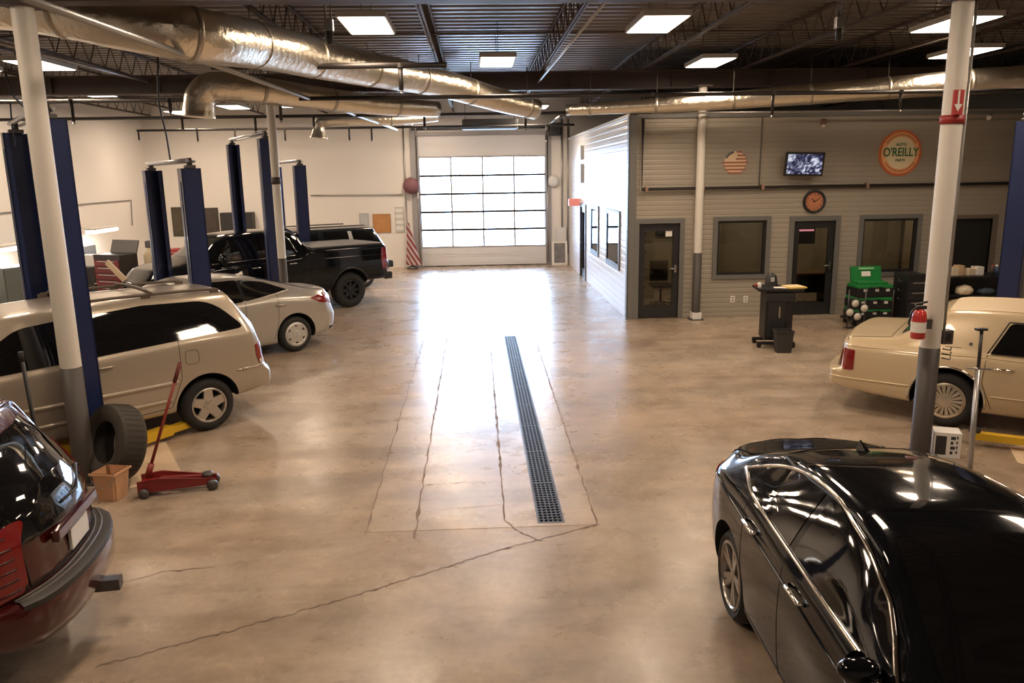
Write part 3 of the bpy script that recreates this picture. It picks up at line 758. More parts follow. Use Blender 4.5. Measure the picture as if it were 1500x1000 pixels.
q = B(); q.rbox((-.14, -.92, .58), (.06, .92, .76), .03); q.obj('rear_bumper', black_m, tr.root)
q = B(); q.box((-.30, -.05, .50), (0, .05, .58)).box((-.30, -.03, .58), (-.26, .03, .62)); q.obj('tow_hitch', dark_steel, tr.root)
tr.put_wheels('truck', .235, .29, M('wheel_black', (.02, .02, .022), .35, .4))

# ---- dark estate SUV behind the pickup
dk = M('paint_dark_green', (.010, .014, .016), .2, coat=.9, spec=.1)
sv = Car('suv', 'dark SUV with grey window pillars parked on the far side of the black pickup', 'car', 4.95,
    top=[(0, 1.60), (.1, 1.68), (.5, 1.72), (2.6, 1.74), (3.1, 1.66), (3.75, 1.22), (4.3, 1.12), (4.75, 1.0), (4.95, .8)],
    belt=[(0, 1.20), (2.5, 1.14), (3.6, 1.09), (4.3, 1.02), (4.95, .72)],
    w=[(0, .87), (.3, .93), (1, .94), (4.0, .94), (4.6, .86), (4.95, .72)],
    wb=[(0, .83), (.3, .89), (3.6, .89), (4.4, .8), (4.95, .6)],
    wr=[(0, .66), (.5, .70), (3, .70), (3.8, .74), (4.95, .5)], zb=[(0, .45), (1, .38), (4.95, .38)],
    rear=[(.4, .02), (.6, .0), (.75, .08), (1.2, .16), (1.45, .30), (1.72, .50)], front=[(.4, .05), (.6, 0), (1.0, .08)],
    paint=dk, wheels=(1.0, 3.85), rw=.36, rarch=.43, loc=(-3.02, 23.72, 0), heading=D41, kr=.12)
for sd in (1, -1):
    sv.patch('side_window', [(.48, 1.235, .05), (1.22, 1.22), (1.22, 1.62), (.78, 1.61, .12)], 'side', glass_dark, sd, nn=.06)
    sv.patch('side_window', [(1.40, 1.22), (2.15, 1.20), (2.15, 1.63), (1.40, 1.63)], 'side', glass_dark, sd, nn=.06)
    sv.patch('front_window', [(2.3, 1.19), (3.3, 1.14), (2.85, 1.55), (2.3, 1.62)], 'side', glass_dark, sd, nn=.06)
    sv.patch('window_pillar', [(1.25, 1.22), (1.37, 1.22), (1.37, 1.62), (1.25, 1.62)], 'side', M('pillar_grey', (.45, .45, .42), .4, .3), sd, rnd=.01)
    lamp_tail(sv, [(.16, 1.36), (.34, 1.36), (.26, 1.0), (.24, .82), (.14, .82)], sd)
    sv.trim('body_moulding', [(.3, .75), (4.2, .72)], 'side', .02, silver, sd)
    sv.trim('roof_rail', [(.7, .55), (2.6, .55)] if sd > 0 else [(.7, -.55), (2.6, -.55)], 'top', .02, dark_steel, sd, off=.05)
    sv.mirror(3.1, 1.16, sd, dk)
    lamp_tail(sv, [(sd*.60, 1.32), (sd*.76, 1.30), (sd*.80, .85), (sd*.62, .85)], 1, 'rear')
sv.patch('windshield', [(-.62, 1.24), (.62, 1.24), (.58, 1.60), (-.58, 1.60)], 'front', glass_dark, nn=.06)
sv.patch('rear_window', [(-.60, 1.22), (.60, 1.22), (.55, 1.56), (-.55, 1.56)], 'rear', glass_dark, nn=.06)
q = B(); q.rbox((-.08, -.80, .50), (.12, .80, .70), .03); q.obj('rear_bumper', black_m, sv.root)
sv.put_wheels('five', .22, .22)

# ---- cream full-size sedan on the right
cream = M('paint_cream', (.62, .49, .31), .30, .10, coat=.8)
HL = R(-38)
ln_ = Car('sedan', 'cream full-size sedan with vinyl landau roof in front of the office wall', 'car', 5.50,
    top=[(0, .975), (.06, 1.0), (.3, 1.012), (.62, 1.027), (.80, 1.05), (.94, 1.13), (1.24, 1.37), (1.42, 1.42), (2.0, 1.445), (2.9, 1.445), (3.3, 1.36), (3.95, 1.04), (4.2, 1.01), (5.2, .92), (5.50, .80)],
    belt=[(0, .92), (.3, .93), (1.4, .93), (3.8, .90), (5.0, .84), (5.50, .72)],
    w=[(0, .92), (.2, .965), (1, .985), (4.6, .985), (5.2, .94), (5.50, .86)],
    wb=[(0, .84), (.2, .88), (1.2, .90), (4.0, .89), (5.2, .84), (5.50, .74)],
    wr=[(0, .78), (.75, .78), (1.22, .69), (3.2, .69), (4.0, .78), (5.50, .65)],
    zb=[(0, .34), (.6, .27), (1.6, .22), (4.8, .22), (5.50, .28)],
    rear=[(.25, .02), (.33, .0), (.56, .0), (.585, .12), (.62, .13), (.9, .155), (1.0, .18), (1.45, .18)], front=[(.3, .04), (.5, 0), (.8, .04)],
    paint=cream, wheels=(1.42, 4.40), rw=.335, rarch=.40, loc=origin_for((5.64, 8.92), 1.42, .95, HL, -1), heading=HL, kr=.10, Lr=.55, crown=.075)
landau = M('landau_vinyl', (.64, .51, .33), .55, bump=.08, bscale=140)
for sd in (1, -1):
    ln_.patch('side_window', [(1.83, .955), (2.58, .955), (2.58, 1.305), (2.0, 1.305, .05)], 'side', glass_dark, sd, rnd=.02)
    ln_.patch('front_window', [(2.66, .955), (3.72, .935), (3.28, 1.25, .06), (3.10, 1.305), (2.66, 1.31)], 'side', glass_dark, sd, rnd=.02)
    ln_.trim('window_trim', [(1.80, .945), (2.62, .945), (3.74, .925)], 'side', .009, chrome, sd)
    ln_.trim('window_trim', [(1.80, .95), (1.98, 1.315), (3.10, 1.325)], 'side', .008, black_m, sd)
    ln_.trim('bumper_rub_strip', [(.04, .47), (1.02, .47)], 'side', .014, cream, sd)
    ln_.trim('body_moulding', [(1.88, .46), (3.9, .46)], 'side', .012, cream, sd)
    ln_.trim('belt_moulding', [(.2, .885), (1.8, .905), (4.9, .83)], 'side', .008, cream, sd)
    ln_.trim('wheel_arch_trim', [(1.42+.415*math.cos(a), .345+.415*math.sin(a)) for a in np.linspace(-.1, math.pi+.1, 26)], 'side', .013, chrome, sd)
    ln_.seams([[(1.80, .93), (1.78, .62), (1.90, .30)], [(2.62, .93), (2.62, .27)], [(3.75, .91), (3.72, .27)]], sd)
    ln_.handle(1.98, .80, sd, chrome, .2); ln_.handle(2.78, .79, sd, chrome, .2); ln_.mirror(3.45, .97, sd, cream)
    lamp_tail(ln_, [(.22, .85), (.36, .84), (.36, .585), (.22, .575)], sd, rnd=.015)
    lamp_tail(ln_, [(sd*.62, .82), (sd*.86, .82), (sd*.86, .60), (sd*.62, .60)], 1, 'rear', rnd=.015)
    ln_.patch('roof_badge', [(1.60, 1.02), (1.64, 1.02), (1.64, 1.06), (1.60, 1.06)], 'side', dark_steel, sd, rnd=.02, nn=.02)
    q = B()
    for k in range(8): q.tube(ln_.line([(1.36+k*.022, .985), (1.36+k*.022+.012, .992)], 'side', sd, .002), .004, 4)
    q.obj('roof_script', dark_steel, ln_.root)
ln_.patch('landau_roof', [(1.34, -.60), (1.34, .60), (2.95, .60), (2.95, -.60)], 'top', landau, off=.006, nn=.08)
ln_.patch('rear_window', [(.83, -.62), (.83, .62), (1.22, .56), (1.22, -.56)], 'top', M('rear_glass', (.03, .045, .04), .05, coat=.5), nn=.05)
ln_.patch('windshield', [(3.30, -.58), (3.30, .58), (3.92, .66), (3.92, -.66)], 'top', glass_dark, nn=.06)
ln_.trim('trunk_seam', [(.14, -.80), (.74, -.76), (.74, .76), (.14, .80)], 'top', .005, M('seam_shadow', (.16, .13, .09), .6))
q = B(); q.rbox((.10, -.15, .62), (.13, .15, .76), .005); q.obj('license_plate', paper_m, ln_.root)
ln_.put_wheels('fin', .215, .21, M('wheel_champagne', (.60, .53, .42), .3, .8))

# ---- black sedan in the near right corner
bs = Car('sedan', 'glossy black sedan with chrome window surround in the near right corner', 'car', 5.0,
    top=[(0, 1.0), (.08, 1.085), (.3, 1.10), (.60, 1.12), (.95, 1.235), (1.35, 1.355), (2.0, 1.44), (2.6, 1.455), (3.0, 1.41), (3.45, 1.23), (3.9, 1.06), (4.3, .98), (4.75, .85), (5.0, .66)],
    belt=[(0, .93), (.5, 1.02), (1.2, 1.05), (2.5, 1.0), (3.8, .93), (4.4, .86), (5.0, .58)],
    w=[(0, .79), (.3, .885), (.9, .93), (3.8, .93), (4.4, .90), (4.8, .80), (5.0, .66)],
    wb=[(0, .68), (.3, .78), (.9, .84), (1.6, .865), (3.6, .86), (4.4, .78), (5.0, .5)],
    wr=[(0, .6), (.7, .62), (1.5, .60), (2.2, .61), (3.0, .64), (3.9, .74), (5.0, .45)],
    zb=[(0, .30), (.5, .24), (1.4, .19), (4.3, .19), (5.0, .24)],
    rear=[(.25, .12), (.40, .03), (.65, .0), (.85, .05), (1.0, .07), (1.1, .10)], front=[(.3, .06), (.5, 0), (.8, .1)],
    paint=blk, wheels=(1.06, 3.96), rw=.325, rarch=.375, loc=(2.485, 5.82, 0), heading=R(-92), gx=.82, gz=.98, kr=.24)
for sd in (1, -1):
    dlo = [(.98, 1.115, .03), (1.4, 1.068), (3.78, .955, .02), (3.3, 1.20, .10), (2.95, 1.32, .15), (2.45, 1.385, .2), (1.9, 1.365, .25), (1.35, 1.255, .2)]
    bs.patch('side_window', [(1.01, 1.12, .03), (1.42, 1.075), (2.22, 1.03), (2.20, 1.372), (1.85, 1.352, .2), (1.36, 1.245, .2)], 'side', glass_dark, sd, nn=.04)
    bs.patch('front_window', [(2.30, 1.027), (3.74, .96, .02), (3.28, 1.195, .10), (2.93, 1.31, .15), (2.30, 1.376)], 'side', glass_dark, sd, nn=.04)
    bs.trim('window_surround', dlo, 'side', .0135, chrome, sd, off=.006, closed=True, rnd=.05)
    bs.seams([[(1.40, 1.10), (1.42, .60), (1.52, .30)], [(2.26, 1.02), (2.30, .26)], [(3.55, .95), (3.50, .26)], [(3.50, .26), (1.52, .30)]], sd)
    bs.handle(1.62, .93, sd, chrome, .21); bs.handle(2.56, .90, sd, chrome, .21); bs.mirror(3.55, .985, sd, blk, .13, .19, .11, .02)
    bs.trim('body_crease', [(.5, .93), (1.4, .90), (3.7, .80)], 'side', .010, blk, sd)
    lamp_tail(bs, [(.17, .97), (.40, .965), (.44, .93), (.30, .84), (.16, .82)], sd)
    for x0, x1 in ((.26, .36),): bs.trim('roof_ditch', [(1.35, sd*.575), (1.9, sd*.60), (2.6, sd*.60), (3.05, sd*.62)], 'top', .008, black_m, sd)
bs.patch('rear_window', [(.68, -.52), (.68, .52), (1.24, .48), (1.24, -.48)], 'top', glass_dark, nn=.06)
bs.patch('windshield', [(2.98, -.52), (2.98, .52), (3.86, .66), (3.86, -.66)], 'top', glass_dark, nn=.06)
bs.trim('trunk_seam', [(.28, -.68), (.66, -.60), (.66, .60), (.28, .68)], 'top', .005, arch_black)
bs.trim('trunk_lip', [(.16, -.55), (.13, 0), (.16, .55)], 'top', .012, blk)
fin = B(); p = bs.hit('top', 1.44, 0, 0)[0]
V = lambda x, y, z: p+Vector((x*.75, y, z*.62))
for q4 in ([V(.10, .02, -.01), V(-.09, .028, -.02), V(-.10, .004, .075)], [V(.10, -.02, -.01), V(-.10, -.004, .075), V(-.09, -.028, -.02)], [V(.10, .02, -.01), V(-.10, .004, .075), V(-.10, -.004, .075), V(.10, -.02, -.01)], [V(-.09, .028, -.02), V(-.09, -.028, -.02), V(-.10, -.004, .075), V(-.10, .004, .075)]): fin.poly(q4)
fin.obj('antenna', blk, bs.root)
bs.put_wheels('ten', .235, .20, alloy_dark)

# ---- maroon SUV, tail to the aisle, near left corner
maroon = M('paint_maroon', (.060, .006, .006), .25, .2, coat=1.0, spec=.3)
HM = R(188)
ms = Car('suv', 'maroon SUV seen from behind with tall ribbed tail light in the near left corner', 'car', 4.6,
    top=[(0, 1.50), (.10, 1.60), (.4, 1.64), (1.5, 1.68), (2.4, 1.66), (2.9, 1.54), (3.6, 1.15), (4.1, 1.05), (4.45, .92), (4.6, .75)],
    belt=[(0, 1.08), (1, 1.08), (2.5, 1.03), (3.5, 1.0), (4.2, .92), (4.6, .65)],
    w=[(0, .86), (.3, .93), (1, .945), (3.6, .945), (4.2, .88), (4.6, .70)],
    wb=[(0, .83), (.3, .895), (1, .90), (3.5, .89), (4.2, .78), (4.6, .5)],
    wr=[(0, .66), (.4, .70), (2.6, .70), (3.4, .74), (4.6, .45)], zb=[(0, .40), (1, .34), (4.6, .34)],
    rear=[(.30, .12), (.66, .10), (.72, .10), (1.0, .13), (1.15, .20), (1.4, .40), (1.6, .60)], front=[(.3, .06), (.5, 0), (.9, .08)],
    paint=maroon, wheels=(.95, 3.70), rw=.34, rarch=.40, loc=(-2.66, 5.02, 0), heading=HM, gx=.92, gz=1.0, kr=.26, Lr=1.0)
ms.patch('rear_window', [(-.62, .98, .08), (.62, .98, .08), (.655, 1.06, .05), (.655, 1.25, .05), (.63, 1.50, .08), (-.63, 1.50, .08), (-.655, 1.25, .05), (-.655, 1.06, .05)], 'rear', glass_dark, nn=.05, off=.006)
gk = B()
for sd in (1, -1):
    ms.patch('side_window', [(.62, 1.11), (1.35, 1.10), (1.35, 1.50), (.9, 1.48, .1)], 'side', glass_dark, sd, nn=.06)
    ms.patch('side_window', [(1.45, 1.10), (2.2, 1.08), (2.2, 1.51), (1.45, 1.51)], 'side', glass_dark, sd, nn=.06)
    ms.patch('front_window', [(2.3, 1.08), (3.2, 1.04), (2.7, 1.42), (2.3, 1.50)], 'side', glass_dark, sd, nn=.06)
    tl = ms.patch('tail_light', [(sd*.69, 1.27, .02), (sd*.735, 1.28, .02), (sd*.83, 1.05, .04), (sd*.84, .71, .03), (sd*.64, .71, .03), (sd*.645, .85, .03), (sd*.67, 1.0, .05)], 'rear', red_lens, 1, .012, nn=.04)
    ms.patch('side_lens', [(.20, 1.12, .04), (.17, .74, .03), (.34, .74, .04), (.38, .90, .05), (.28, 1.12, .04)], 'side', red_lens, sd, .010, nn=.04, parent=tl)
    q = B()
    for z in np.linspace(.74, 1.06, 6): q.tube(ms.line([(sd*.66, z), (sd*.82, z)], 'rear', 1, .012), .007, 5)
    q.obj('lens_rib', M('lens_dark', (.05, .004, .004), .2), tl)
    ms.mirror(3.0, 1.08, sd, maroon)
ms.patch('windshield', [(-.62, 1.18), (.62, 1.18), (.58, 1.55), (-.58, 1.55)], 'front', glass_dark, nn=.06)
ms.trim('tailgate_seam', [(-.60, .72), (-.60, .9), (-.68, 1.02)], 'rear', .005, arch_black); ms.trim('tailgate_seam', [(.60, .72), (.60, .9), (.68, 1.02)], 'rear', .005, arch_black)
pad = M('step_pad', (.030, .026, .023), .5)
plan = [ms.hit('side', x, .56, 0, -1)[0] for x in np.linspace(.47, .36, 4)]+[ms.hit('rear', y, .56, 0)[0] for y in np.linspace(-.76, .76, 33)]+[ms.hit('side', x, .56, 0, 1)[0] for x in np.linspace(.36, .47, 4)]
plan = [Vector((q_.x, q_.y, 0)) for q_ in plan]; plan = [plan[0]]+[(plan[i-1]+plan[i]*2+plan[i+1])/4 for i in range(1, len(plan)-1)]+[plan[-1]]
nrm = []
for i in range(len(plan)): d = (plan[min(i+1, len(plan)-1)]-plan[max(i-1, 0)]).normalized(); nrm.append(Vector((-d.y, d.x, 0)))
if nrm[len(nrm)//2].x > 0: nrm = [-v for v in nrm]
fade = [min(1.0, .25+.75*min(i, len(plan)-1-i)/7) for i in range(len(plan))]
q = B(); q.sm = True; rws = []
for p_, n_, k in zip(plan, nrm, fade):
    rws.append([q.bm.verts.new(p_+n_*(d_*k if d_ > 0 else d_)+Vector((0, 0, z_+(max(0, 1-k)*.14 if z_ < .5 else 0)))) for d_, z_ in ((-.10, .672), (.0, .678), (.09, .675), (.125, .655), (.135, .60), (.125, .46), (.07, .37), (-.08, .33))])
for A_, C_ in zip(rws[:-1], rws[1:]):
    for j in range(7): q._t(q.bm.faces.new((A_[j], A_[j+1], C_[j+1], C_[j])))
q.bm.faces.new(rws[0]); q.bm.faces.new(rws[-1]); bmp = q.obj('rear_bumper', maroon, ms.root, 45)
q = B(); q.sm = True; sel = list(range(5, len(plan)-5)); rws = []
for i in sel: rws.append([q.bm.verts.new(plan[i]+nrm[i]*d_*fade[i]+Vector((0, 0, z_))) for d_, z_ in ((-.12, .68), (-.115, .688), (.09, .688), (.125, .672), (.13, .64), (.125, .635))])
for A_, C_ in zip(rws[:-1], rws[1:]):
    for j in range(5): q._t(q.bm.faces.new((A_[j], A_[j+1], C_[j+1], C_[j])))
sp_ = q.obj('step_pad', pad, bmp, 40); sp_['label'] = 'dark ribbed rubber step pad'
for dx in (-.06, -.02, .02, .06): B().tube([plan[i]+nrm[i]*dx+Vector((0, 0, .688)) for i in sel], .007, 6).obj('pad_ridge', M('step_ridge', (.11, .09, .075), .45), sp_ if False else bmp)
ms.trim('tailgate_edge', [(-.66, .72), (.66, .72)], 'rear', .006, arch_black)
q = B(); o, n = ms.hit('rear', 0, .82, 0); q.rbox((o.x-.022, -.155, .75), (o.x+.0, .155, .89), .004); q.obj('license_plate', paper_m, ms.root)
q = B(); q.rbox((o.x-.03, -.36, .90), (o.x+.02, .36, .97), .012); q.obj('tailgate_handle', maroon, ms.root)
o, n = ms.hit('rear', 0, .5, 0); q = B(); q.box((o.x-.24, -.04, .38), (o.x+.15, .04, .45)).box((o.x-.20, -.13, .31), (o.x+.05, -.08, .35)); q.obj('tow_hitch', dark_steel, ms.root)
w0, n0 = ms.hit('rear', .1, 1.06, .012); q = B(); q.tube([w0, ms.hit('rear', -.2, 1.05, .014)[0], ms.hit('rear', -.52, 1.12, .014)[0]], .009, 6); q.obj('rear_wiper', black_m, ms.root)
ms.put_wheels('five', .22, .22)

# ================================================================== POSTS
def post(x, y, r, zsplit, label, ztop=5.17, zlow=0.0):
    t = thing('support_post', label, 'post', (x, y, 0))
    B().lathe([(r, zsplit), (r, ztop)], 24).obj('painted_shaft', post_white, t)
    q = B(); q.lathe([(r+.003, zlow), (r+.003, zsplit), (r, zsplit)], 24); o = q.obj('dark_lower_band', post_grey, t); o['label'] = 'dark grey painted lower band'
    q = B(); q.rbox((-.14, -.14, 0), (.14, .14, .016), .004)
    for sx in (-.115, .115):
        for sy in (-.115, .115): q.lathe([(.016, .02), (.016, .045), (0, .045)], 8, Matrix.Translation((sx, sy, 0)))
    q.obj('base_plate', dark_steel, t)
    sbox('cap_plate', (-.15, -.15, ztop-.03), (.15, .15, ztop), girder_m, t)
    return t
PL = AY(104, 537, 8.0); post(PL.x, 8.0, .10, PL.z, 'white round post with brown lower band beside the near blue lift column', 4.72)
PR = AY(1362, 508, 8.0)
pr = post(PR.x, 8.0, .10, PR.z, 'white round post with red arrow sign in front of the cream sedan', 4.72)
z0, z1 = AY(1388, 168, 7.9).z, AY(1388, 132, 7.9).z; zb = AY(1390, 181, 7.9).z
B().lathe([(.107, zb), (.112, zb), (.112, z0), (.107, z0)], 24).obj('red_band', M('red_tape', (.30, .02, .02), .5), pr)
q = B(); q.box((-.085, -.135, z0), (.02, -.115, z1)); sg = q.obj('arrow_sign', M('red_sign', (.42, .03, .025), .5), pr); sg['label'] = 'small red sign with white down arrow'
zc = (z0+z1)/2; q = B(); q.box((-.042, -.138, zc-.02), (-.024, -.136, zc+.11)); q.poly([(-.075, -.138, zc-.02), (-.033, -.138, zc-.09), (.009, -.138, zc-.02)]); q.obj('arrow', white_m, sg)
cz = AY(1378, 482, 8.0).z
B().tube([(.125, -.02, cz), (.125, -.02, 4.70)], .014, 8).obj('conduit', grey_pipe, pr)
q = B(); q.rbox((.09, -.08, cz-.15), (.20, .02, cz), .006); o = q.obj('outlet_box', dark_steel, pr)
q = B(); q.box((.12, -.084, cz-.12), (.175, -.08, cz-.03)); q.obj('socket', black_m, o)
q = B()
for k in range(3): q.tube([(.10, -.06, cz-.20-.05*k), (.17, -.10, cz-.21-.05*k), (.20, -.06, cz-.19-.05*k)], .008, 6)
q.obj('cable_hook', dark_steel, pr)
po_ = post(AY(1022, 370, 16.38).x, 16.38, .085, AY(1022, 370, 16.38).z, 'slim white post in front of the office wall between glass door and window', 4.8)
sbox('white_footing', (-.10, -.10, .02), (.10, .10, .16), white_m, po_)
pt = post(AY(413, 378, 16.5).x, 16.5, .085, AY(413, 378, 16.5).z, 'white post standing in front of the black pickup cab', 4.80)
B().lathe([(.092, 2.98), (.097, 2.98), (.097, 3.12), (.092, 3.12)], 20).obj('dark_tape', post_grey, pt)

# ================================================================== LIFTS
def lift(near, far, h, label, wid=.36, beam=steel, arms=True, near_arms=None):
    n = Vector((*near, 0)); f = Vector((*far, 0)); d = f-n; D = d.length
    t = thing('car_lift', label, 'car lift', n, math.atan2(d.y, d.x)-math.pi/2)
    w, dp = wid/2, .26
    for y, s in ((0, 1), (D, -1)):
        q = B()
        q.box((-w, y-s*.02 if s < 0 else y-.0, 0), (w, y+s*.02 if s > 0 else y, h)) if False else q.box((-w, min(y, y+s*.02), .02), (w, max(y, y+s*.02), h))
        for sx in (-1, 1):
            q.box((min(sx*w, sx*(w-.02)), min(y, y+s*dp), .02), (max(sx*w, sx*(w-.02)), max(y, y+s*dp), h))
            q.box((min(sx*w, sx*(w-.07)), min(y+s*dp, y+s*(dp-.02)), .02), (max(sx*w, sx*(w-.07)), max(y+s*dp, y+s*(dp-.02)), h))
        q.obj('column', lift_blue, t)
        sbox('base_plate', (-.26, min(y-.06, y+s*.42), 0), (.26, max(y+.06, y+s*.42) if s > 0 else y+.06, .02), lift_blue, t)
        q = B(); q.box((-w+.025, min(y+s*.05, y+s*(dp-.03)), .12), (w-.025, max(y+s*.05, y+s*(dp-.03)), .75)); q.obj('carriage', dark_steel, t)
        q = B(); q.rbox((-w*.5, y-.02 if s > 0 else y-.14, h), (w*.5, y+.14 if s > 0 else y+.02, h+.05), .012); q.lathe([(0, -.03), (.07, -.03), (.07, .03), (0, .03)], 18, axis_mat((0, y+s*.08, h+.09), (1, 0, 0))); q.obj('pulley_box', dark_steel, t)
        q = B(); q.box((-w-.010, y+s*.13-.03, .4), (-w+.002, y+s*.13+.03, h-.2))
        q.obj('latch_strip', M('latch_blue', (.16, .19, .34), .35, .3), t)
    q = B(); q.tube([(-.05, 0, h+.12), (-.05, D, h+.12)], .03, 8).tube([(.06, 0, h+.10), (.06, D, h+.10)], .02, 8); q.obj('overhead_beam', M('beam_grey', (.50, .51, .56), .35, .5), t)
    for y, s in ((0, 1), (D, -1)) if arms else ():
        for a in (-1, 1):
            p0 = Vector((a*.12, y+s*.22, .12)); p1 = Vector((a*.95, y+s*.55, .12))
            if near_arms and s > 0:
                W_ = near_arms[0 if a < 0 else 1]; Ri = Matrix.Rotation(-(math.atan2(d.y, d.x)-math.pi/2), 3, 'Z'); p0, p1 = [Ri @ (Vector((*v, .12))-n) for v in W_]
            dv = (p1-p0).normalized(); sd = Vector((-dv.y, dv.x, 0))
            q = B()
            for pa, pb, hw, z0, z1 in ((p0, p0.lerp(p1, .6), .07, .06, .17), (p0.lerp(p1, .3), p1, .05, .075, .155)):
                c = [pa-sd*hw, pa+sd*hw, pb+sd*hw, pb-sd*hw]
                q.bm.verts.ensure_lookup_table()
                v0 = [q.bm.verts.new((k.x, k.y, z0)) for k in c]; v1 = [q.bm.verts.new((k.x, k.y, z1)) for k in c]
                q._t(q.bm.faces.new(v0[::-1])); q._t(q.bm.faces.new(v1))
                for i in range(4): q._t(q.bm.faces.new((v0[i], v0[(i+1) % 4], v1[(i+1) % 4], v1[i])))
            ar = q.obj('arm', yellow, t); ar['label'] = 'yellow swing arm'
            g = B(); g.lathe([(.06, .155), (.06, .20), (0, .20)], 16, Matrix.Translation((p1.x, p1.y, 0))); g.obj('lift_pad', rubber, ar)
    return t
lift((-4.27, 8.40), (-5.98, 10.9), 3.72, 'tall navy blue two-post lift straddling the beige minivan', .34, near_arms=[((-4.05, 8.95), (-3.62, 9.62)), ((-4.5, 8.75), (-5.1, 8.9))])
lift((-4.34, 12.55), (-5.92, 15.0), 3.27, 'short blue two-post lift with grey crossbar behind the beige minivan roof', .29)
lift((-4.33, 17.15), (-5.98, 20.3), 3.92, 'blue two-post lift with high crossbar standing at the black pickup cab', .27)
lift((-4.55, 21.3), (-5.95, 24.3), 3.42, 'blue two-post lift beyond the pickup bed beside the dark SUV', .30)
lift((9.9, 14.1), (11.9, 16.0), 3.9, 'dark blue two-post lift at the right end of the parts shelf', .36)
lift((6.60, 7.30), (8.75, 10.05), 3.8, 'blue two-post lift with yellow arms under the cream sedan', .36, near_arms=[((6.75, 7.62), (5.62, 8.28)), ((7.0, 7.2), (7.9, 7.2))])

# ================================================================== DUCTS, PIPES, CEILING SERVICES
def smooth_path(P, n=8):
    return [Vector(p[:3]) for p in crom([np.array(p) for p in P], n)]
def duct(name, label, pts, radii, bands=1.3, cuff=None):
    P = [list(AY(*p)) for p in pts]; C = crom([np.array(p+[r]) for p, r in zip(P, radii)], 8)
    t = thing(name, label, 'duct', (0, 0, 0)); o = Vector(C[len(C)//2][:3]); t.location = o
    B().tube([Vector(c[:3])-o for c in C], [float(c[3])*(1+.006*math.sin(i*.9)) for i, c in enumerate(C)], 22).obj('wrap', foil, t)
    acc = 0; last = Vector(C[0][:3])
    for a, c in zip(C[:-1], C[1:]):
        p = Vector(c[:3]); acc += (p-last).length; last = p
        if acc > bands:
            acc = 0; d = (p-Vector(a[:3])).normalized()
            B().lathe([(c[3]*1.0, -.03), (c[3]*1.035, -.028), (c[3]*1.035, .028), (c[3]*1.0, .03)], 22, axis_mat(p-o, d)).obj('joint_band', foil_tape, t)
            B().tube([p-o+Vector((0, 0, c[3])), Vector((p.x-o.x, p.y-o.y, 5.17-o.z))], .008, 5).obj('hanger_rod', dark_steel, t)
    return t
duct('air_duct', 'largest foil-wrapped duct running diagonally across the upper left ceiling', [(-70, -8, 9.4), (60, 6, 9.2), (170, 28, 9.0), (277, 50, 9.1), (380, 67, 10.6), (500, 93, 12.6), (650, 123, 15.0), (733, 147, 15.9), (785, 160, 16.4)], [.31, .31, .30, .29, .285, .28, .245, .22, .20])
e1 = duct('air_duct', 'foil duct whose bright elbow opens downward above the left lifts', [(291, 172, 13.2), (291, 158, 13.2), (293, 143, 13.2), (303, 131, 13.2), (322, 127, 13.25), (370, 131, 13.5), (460, 143, 14.3), (560, 155, 15.2), (640, 160, 16.0)], [.26, .235, .23, .23, .23, .22, .20, .17, .15])
duct('air_duct', 'foil duct running along the ceiling in front of the office to the right edge', [(1540, 113, 14.4), (1420, 120, 14.6), (1300, 129, 14.9), (1150, 141, 15.3), (1000, 152, 15.8), (900, 158, 16.2), (830, 161, 16.5)], [.23, .22, .20, .18, .15, .12, .11])
duct('air_duct', 'small foil duct with a down-turned outlet near the back wall', [(467, 203, 20), (467, 190, 20), (469, 181, 20), (480, 177, 20), (520, 176, 20.2), (590, 175, 20.6), (640, 171, 21)], [.22, .14, .13, .13, .13, .13, .12], 2.0)
def pipe(label, pts, r, m=black_pipe, drops=(), name='ceiling_pipe', fit=True):
    t = thing(name, label, 'pipe', pts[0]); o = Vector(pts[0])
    B().tube([Vector(p)-o for p in pts], r, 10).obj('run', m, t)
    for d0, d1 in drops:
        dd = B().tube([Vector(d0)-o, Vector(d1)-o], r*.8, 8).obj('drop', m, t)
        B().lathe([(r*1.3, -.03), (r*1.3, .03)], 12, Matrix.Translation(Vector(d0)-o)).obj('tee_fitting', m, t)
        B().lathe([(.012, 0), (.02, -.03), (.03, -.035), (.03, -.04), (0, -.045)], 10, Matrix.Translation(Vector(d1)-o)).obj('sprinkler_head', steel, t)
    return t
def hrow(px, py, Y): return AY(px, py, Y)
def xpipe(label, x0, x1, px, py, Y, r, dr=(), m=black_pipe):
    z = AY(px, py, Y).z
    D = []
    for (dx, dy) in dr:
        q = AY(dx, dy, Y); D.append(((q.x, Y, z), (q.x, Y, q.z)))
    return pipe(label, [(x0, Y, z), (x1, Y, z)], r, m, D)
xpipe('nearest black sprinkler pipe crossing below the largest duct', AY(310, 98, 11.6).x, AY(655, 98, 11.6).x, 470, 97, 11.6, .042, [(588, 132)])
xpipe('long black sprinkler pipe crossing the whole hall below the elbow duct', XL, XR, 750, 141, 13.9, .035, [(108, 178), (250, 165), (412, 176), (956, 136), (1131, 168), (1318, 160)])
xpipe('far black sprinkler pipe crossing the hall above the roll-up door', XL, OX-.2, 600, 168, 17.6, .034, [(268, 190), (375, 192), (460, 185), (622, 186), (770, 188)])
xpipe('thin black pipe with short drops along the back of the hall', AY(202, 186, 24).x, 3.0, 450, 188, 24.0, .035, [(204, 205), (290, 207), (345, 204), (418, 206), (512, 205), (545, 206), (800, 205)])
xpipe('pale grey pipe above the office roof edge', 3.6, XR, 1200, 163, 16.2, .022, m=grey_pipe)
pipe('long bright steel pipe slanting across the upper left ceiling', [tuple(AZ(30, -5, 4.4)), tuple(AZ(582, 190, 4.4))], .032, grey_pipe)
